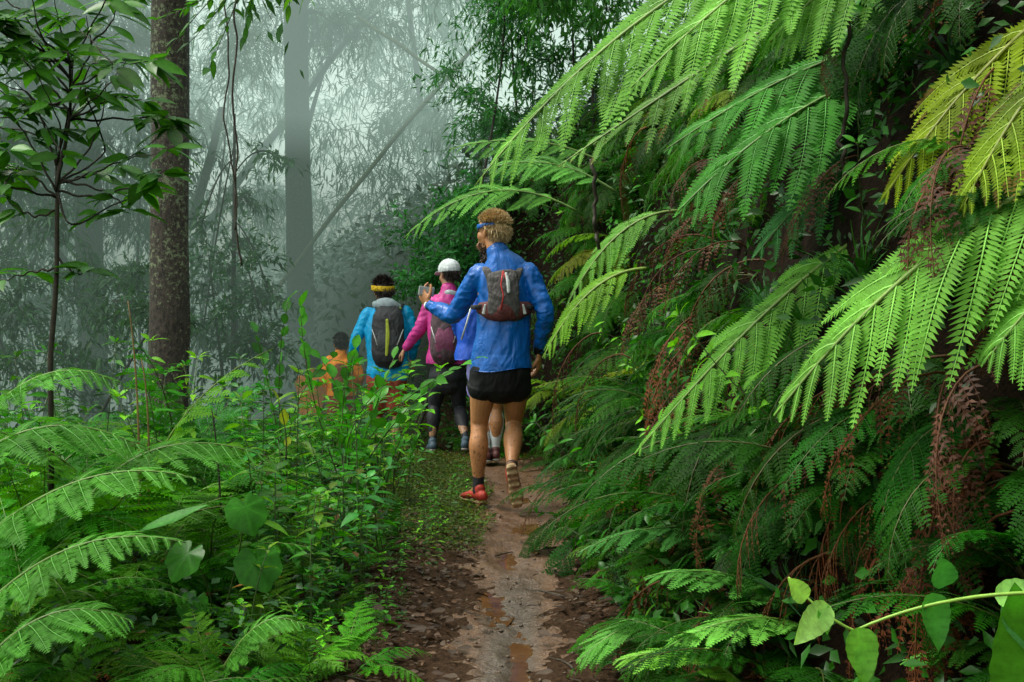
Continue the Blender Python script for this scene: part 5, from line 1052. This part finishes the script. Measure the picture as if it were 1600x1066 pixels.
WHITE = cloth('white_cap_cloth', (.72, .76, .80), .6, 30, .3)
f_, l_, u_ = f1
cap_ = fuse('cap', [E1(P1(-.012, 0, .050), (.118, .098, .095))], .006, 2, WHITE, .002, 20, cut=lambda V: hc1+(V-hc1)-np.outer(np.minimum((V-hc1)@u_-.018*1.0, 0), u_)*1.0)
ca = obj('cap', cap_, r1)
obj('visor', fuse('visor', [loft([P1(.05, 0, .035), P1(.12, 0, .030), P1(.17, 0, .015)], [(.075, .006), (.068, .006), (.045, .005)], 18, l_)], .004, 1, WHITE), ca)
obj('hood_trim', fuse('hood_trim', [loft([qP(688, 462, -.03), qP(702, 458, -.07), qP(716, 461, -.03)], [(.025, .02), (.03, .022), (.025, .02)], 14, (0, 0, 1))], .006, 2, cloth('pale_hood', (.5, .55, .6), .6, 30, .3)), r1)
GM = cloth('grey_pack', (.10, .06, .075), .7, 25, .5)
pack('small grey pink backpack on the hiker in the pink jacket', qP, np.array(r1.location), 697, 480, 560, 22, (GM, cloth('pack_pink', (.24, .06, .13), .6, 20, .4), SIL), .1)
TEAL = cloth('teal_nylon', (.004, .42, .85), .4, 12, .6); RUST = cloth('rust_shorts', (.30, .055, .028), .7, 14, .5)
JT = dict(head=(598, 455, .02), sl=(575, 492, .02), el=(556, 530, .02), wl=(546, 566, .14), sr=(634, 490, .02), er=(648, 528, .02), wr=(642, 560, .14), hl=(590, 596, 0), kl=(588, 650, .08), al=(590, 706, .0), hr=(618, 596, 0), kr=(620, 650, .04), ar=(620, 700, -.12), neck=(601, 480, 0), mid=(604, 530, 0), hem=(606, 584, 0))
r2, qT, P2, E2, f2, hc2, k2 = person('hiker in teal jacket with yellow headband and grey backpack', 603, 722, 12.2, JT, HD, SK2, TEAL, None, dict(face=(-.35, .93, 0), w=.20, k=1., tl=(0, .17, -.05), tr=(0, .15, -.1), shoe=SHB, sole=GSOLE, shorts=RUST, sh=.7, hl=.06, hlow=-.12))
obj('headband', band(hc2, f2, 1., .030, .026, (.124, .105), .1, thick=.006).mesh('headband', cloth('yellow_cloth', (.75, .50, .015), .7, 30, .4), True), r2)
obj('hood', fuse('hood', [loft([qT(588, 476, -.06), qT(600, 474, -.11), qT(612, 475, -.12), qT(624, 480, -.07)], [(.035, .03), (.05, .035), (.05, .035), (.03, .03)], 16, (0, 0, 1))], .007, 3, cloth('grey_hood', (.38, .47, .52), .6, 20, .4), .005, 14), r2)
obj('hood_edge', fuse('hood_edge', [loft([qT(600, 484, -.13), qT(613, 487, -.15), qT(627, 482, -.1)], [(.016, .014), (.024, .016), (.012, .012)], 12, (0, 0, 1))], .005, 2, cloth('lime_cloth', (.38, .62, .02), .6, 30, .3)), r2)
obj('jacket_hem', fuse('jacket_hem', [loft([qT(606, 586, 0), qT(606, 578, 0)], [(.205, .13), (.208, .13)], 22)], .008, 2, TEAL), r2)
pack('large charcoal backpack with a yellow green stripe on the teal jacket', qT, np.array(r2.location), 609, 482, 566, 25, (cloth('charcoal_pack', (.035, .038, .045), .6, 20, .5), cloth('charcoal_pocket', (.05, .055, .062), .6, 20, .5), SIL), .14, stripe=cloth('lime_stripe', (.42, .50, .05), .6, 30, .2))
pl = MB(); 
ORG = cloth('orange_nylon', (1., .30, .008), .5, 10, .6); RR = cloth('red_shorts', (.35, .04, .03), .7, 14, .4)
JO = dict(head=(532, 538, .02), sl=(515, 566, .0), el=(506, 592, .0), wl=(512, 612, .1), sr=(552, 566, .0), er=(562, 588, 0), wr=(558, 606, .1), hl=(525, 628, 0), kl=(524, 670, .06), al=(524, 722, .0), hr=(543, 628, 0), kr=(544, 670, .03), ar=(545, 715, -.1), neck=(532, 555, 0), mid=(533, 585, 0), hem=(533, 618, 0))
r3, qO, P3, E3, f3, hc3, k3 = person('dark haired hiker in orange jacket half hidden by herbs', 532, 735, 14., JO, HD, SK2, ORG, None, dict(face=(-.3, .95, 0), w=.16, k=.95, tl=(0, .17, -.05), tr=(0, .15, -.1), shoe=SHB, sole=GSOLE, shorts=RR, sh=.6, hl=.03))
pack('brown small backpack on the dark haired hiker in orange', qO, np.array(r3.location), 534, 572, 610, 13, (cloth('brown_pack', (.16, .05, .015), .7, 20, .5), cloth('brown_pocket', (.22, .07, .02), .7, 20, .5), DK), .1)
JO2 = {k_: (v[0]-46, v[1]+30, v[2]) for k_, v in JO.items()}; JO2['el'] = (486-14, 622, 0.); JO2['wl'] = (470, 640, .1)
r4, *_ = person('farthest hiker in orange, mostly hidden behind leaves at left', 486, 765, 15.2, JO2, HD, SK2, ORG, LEG, dict(face=(-.6, .8, -.2), w=.16, k=1., tl=(0, .17, -.05), tr=(0, .15, -.1), shoe=SHB, sole=GSOLE, hl=.03))
BL2 = cloth('royal_blue_nylon', (.012, .09, .60), .4, 12, .6); LAV = cloth('lavender_shorts', (.34, .30, .72), .6, 14, .4); WS = cloth('white_knit_sock', (.66, .68, .72), .75, 90, .4); SHR = cloth('red_black_shoe', (.10, .03, .03), .6, 25, .5)
JB = dict(head=(768, 410, .02), sl=(736, 452, .0), el=(714, 500, .02), wl=(722, 540, .16), sr=(795, 452, .0), er=(806, 492, 0), wr=(800, 525, .14), hl=(752, 585, 0), kl=(749, 645, .12), al=(760, 705, -.04), hr=(778, 585, 0), kr=(776, 640, .05), ar=(774, 704, 0), neck=(766, 437, 0), mid=(752, 500, 0), hem=(748, 562, 0))
r5, qB, *_ = person('runner with white knee socks mostly hidden behind the blond runner', 765, 722, 9.95, JB, HD, SK1, BL2, None, dict(face=(0, 1, 0), w=.185, k=.92, tl=(-.02, .17, -.05), tr=(-.02, .17, -.05), shoe=SHR, sole=GSOLE, shorts=LAV, sh=.4, sock=WS, hl=.03))
b = MB(); b.tube([qB(737, 480, -.14), qB(730, 505, -.14), qB(722, 530, -.13)], .008, 6); obj('strap', b.mesh('strap', SIL, True), r5)
# ------------------------------------------------------------------ small plants that stay wholly hidden are left out
HIDDEN = {'fern_plant': [298, 324, 332, 345, 349, 378, 387, 389, 392, 396, 401, 406, 408, 38, 40, 42, 44, 45, 46, 53, 54, 59, 60, 62, 64, 68, 70, 107, 110, 111, 118, 119, 122, 123, 127, 129, 131, 135, 139, 140, 146, 151, 152, 154, 157, 158, 162, 163, 169, 170, 173, 174, 176, 177, 180, 190, 191, 192, 193, 195, 196, 200, 202, 203, 204, 208, 209, 212, 218, 223, 226, 229, 230, 231, 232, 233, 234, 250, 253, 254, 261, 262, 263, 272, 273, 274, 279, 281, 283, 284, 292, 293, 297, 301, 313, 314, 320, 333, 335, 336, 344, 346, 354, 355, 356, 360, 361, 362, 363, 364, 365, 366, 368, 369, 370, 372, 380, 391, 394, 400], 'broadleaf_herb': [292, 304, 306, 323, 358, 361, 363, 369, 385, 400, 406, 416, 417, 422, 433, 436, 7, 11, 16, 20, 32, 33, 41, 43, 49, 58, 65, 72, 75, 77, 83, 90, 95, 102, 104, 116, 119, 127, 137, 138, 141, 142, 145, 157, 158, 159, 161, 162, 163, 165, 170, 176, 180, 187, 188, 195, 196, 198, 204, 207, 208, 209, 210, 211, 212, 213, 217, 218, 219, 220, 221, 224, 226, 227, 228, 229, 230, 233, 235, 236, 237, 238, 240, 241, 242, 245, 246, 247, 248, 272, 276, 277, 280, 302, 308, 310, 315, 322, 329, 340, 341, 342, 343, 344, 345, 346, 347, 348, 349, 350, 352, 353, 354, 355, 356, 357, 359, 360, 362, 364, 365, 367, 368, 370, 371, 374, 375, 376, 377, 378, 379, 407, 412, 413, 418, 424, 429, 430, 432, 434], 'leafy_shoot': [0, 2, 3, 5, 6, 10, 12, 16, 17, 29, 30, 32, 34, 35, 36, 48, 50, 53, 56, 59, 61, 63, 67, 68, 69, 70, 74, 76, 80, 81, 82, 86, 87, 90, 96, 98, 100, 104, 106, 108, 116, 118, 122, 123, 127, 129, 130, 131, 132, 133, 135, 137, 138, 141, 142, 143, 144], 'grass_tuft': [1, 3, 4, 6, 7, 8, 9, 13, 14, 15, 20, 21, 22, 23, 26, 27, 28, 32, 35, 36, 37, 38, 39, 40, 41, 44, 45, 49, 50, 51, 53, 54, 55, 56, 57, 58, 61, 62, 63, 64, 65, 66, 67, 69, 72, 73, 74, 75], 'stick': [0, 1, 3, 4, 5, 6, 7, 9, 11, 12, 16, 17, 19, 20, 21, 22, 23, 24, 26, 27, 30, 32, 33, 34, 36, 37, 38, 39, 40, 42, 43, 44]}
for kind_, nums in HIDDEN.items():
    for q in nums:
        r_ = bpy.data.objects.get(kind_ if q == 0 else '%s.%03d' % (kind_, q))
        if r_ is None: continue
        for c_ in list(r_.children_recursive): bpy.data.objects.remove(c_)
        bpy.data.objects.remove(r_)
# ------------------------------------------------------------------ haze
def haze(name, x0, x1, y0, y1, z0, z1, sigma, em, label):
    V = [(x, y, z) for x in (x0, x1) for y in (y0, y1) for z in (z0, z1)]
    F = [(0, 1, 3, 2), (4, 6, 7, 5), (0, 4, 5, 1), (2, 3, 7, 6), (0, 2, 6, 4), (1, 5, 7, 3)]
    m = bpy.data.materials.new(name); m.use_nodes = True; nt = m.node_tree; nt.nodes.clear(); out = nt.nodes.new('ShaderNodeOutputMaterial')
    ab = N(nt, 'ShaderNodeVolumeAbsorption', Density=sigma); ab.inputs['Color'].default_value = (0, 0, 0, 1)
    e = N(nt, 'ShaderNodeEmission', Strength=sigma); e.inputs[0].default_value = (*em, 1)  # mist glows by itself, in place of skylight scattered in it
    a = nt.nodes.new('ShaderNodeAddShader'); nt.links.new(ab.outputs[0], a.inputs[0]); nt.links.new(e.outputs[0], a.inputs[1]); nt.links.new(a.outputs[0], out.inputs['Volume'])
    me = bpy.data.meshes.new(name); me.from_pydata(V, [], F); me.materials.append(m); me.update()
    tag(obj(name, me), label, None, None, 'structure')
haze('mist', -60, 60, 12.9, 34, -12, 3.2, .082, (.205, .305, .25), 'lower grey green mist filling the forest beyond the hikers')
haze('mist', -60, 60, 13.6, 34.01, 3.204, 24, .082, (.56, .78, .68), 'brighter upper mist among the crowns')  # stronger glow stands in for light coming from above
# ------------------------------------------------------------------ light, sky, camera
w = bpy.data.worlds.new('World'); sc.world = w; w.use_nodes = True; nt = w.node_tree; nt.nodes.clear()
sky = N(nt, 'ShaderNodeTexSky', sky_type='NISHITA'); sky.sun_disc = False; EL, AZ = 60, -75
sky.sun_elevation = R(EL); sky.sun_rotation = R(AZ); sky.air_density = 1.0; sky.dust_density = 4.0; sky.ozone_density = 1.0
hs = N(nt, 'ShaderNodeHueSaturation', Saturation=.25, Value=2.5); nt.links.new(sky.outputs[0], hs.inputs['Color'])
tn = mixc(nt, 1.0, hs.outputs[0], (.97, 1.0, .86), 'MULTIPLY')
bg = N(nt, 'ShaderNodeBackground', Strength=.15); nt.links.new(tn, bg.inputs[0]); wo = nt.nodes.new('ShaderNodeOutputWorld'); nt.links.new(bg.outputs[0], wo.inputs[0])
sl = bpy.data.lights.new('sun', 'SUN'); sl.energy = 2.0; sl.angle = R(18); sl.color = (1, .98, .92); so = bpy.data.objects.new('sun', sl); COL.objects.link(so)
# direction towards the sun: azimuth clockwise from +Y
sd_ = Vector((math.sin(R(AZ))*math.cos(R(EL)), math.cos(R(AZ))*math.cos(R(EL)), math.sin(R(EL))))
so.rotation_euler = sd_.to_track_quat('Z', 'Y').to_euler()
cam = bpy.data.cameras.new('camera'); cam.lens = 45; cam.sensor_width = 36; cam.clip_end = 2000; cam.clip_start = .05
co = bpy.data.objects.new('camera', cam); COL.objects.link(co); co.location = (0, 0, CAMZ); co.rotation_euler = (R(90)-math.atan((533-461)/FPX), 0, 0); sc.camera = co
sc.view_settings.view_transform = 'Standard'; sc.view_settings.look = 'None'; sc.view_settings.exposure = 0; sc.view_settings.gamma = 1
sc.cycles.use_denoising = True
sc.cycles.max_bounces = 6; sc.cycles.diffuse_bounces = 3; sc.cycles.glossy_bounces = 2; sc.cycles.transmission_bounces = 3; sc.cycles.volume_bounces = 0; sc.cycles.transparent_max_bounces = 12
sc.cycles.volume_step_rate = 5; sc.cycles.use_adaptive_sampling = True; sc.cycles.caustics_reflective = False; sc.cycles.caustics_refractive = False
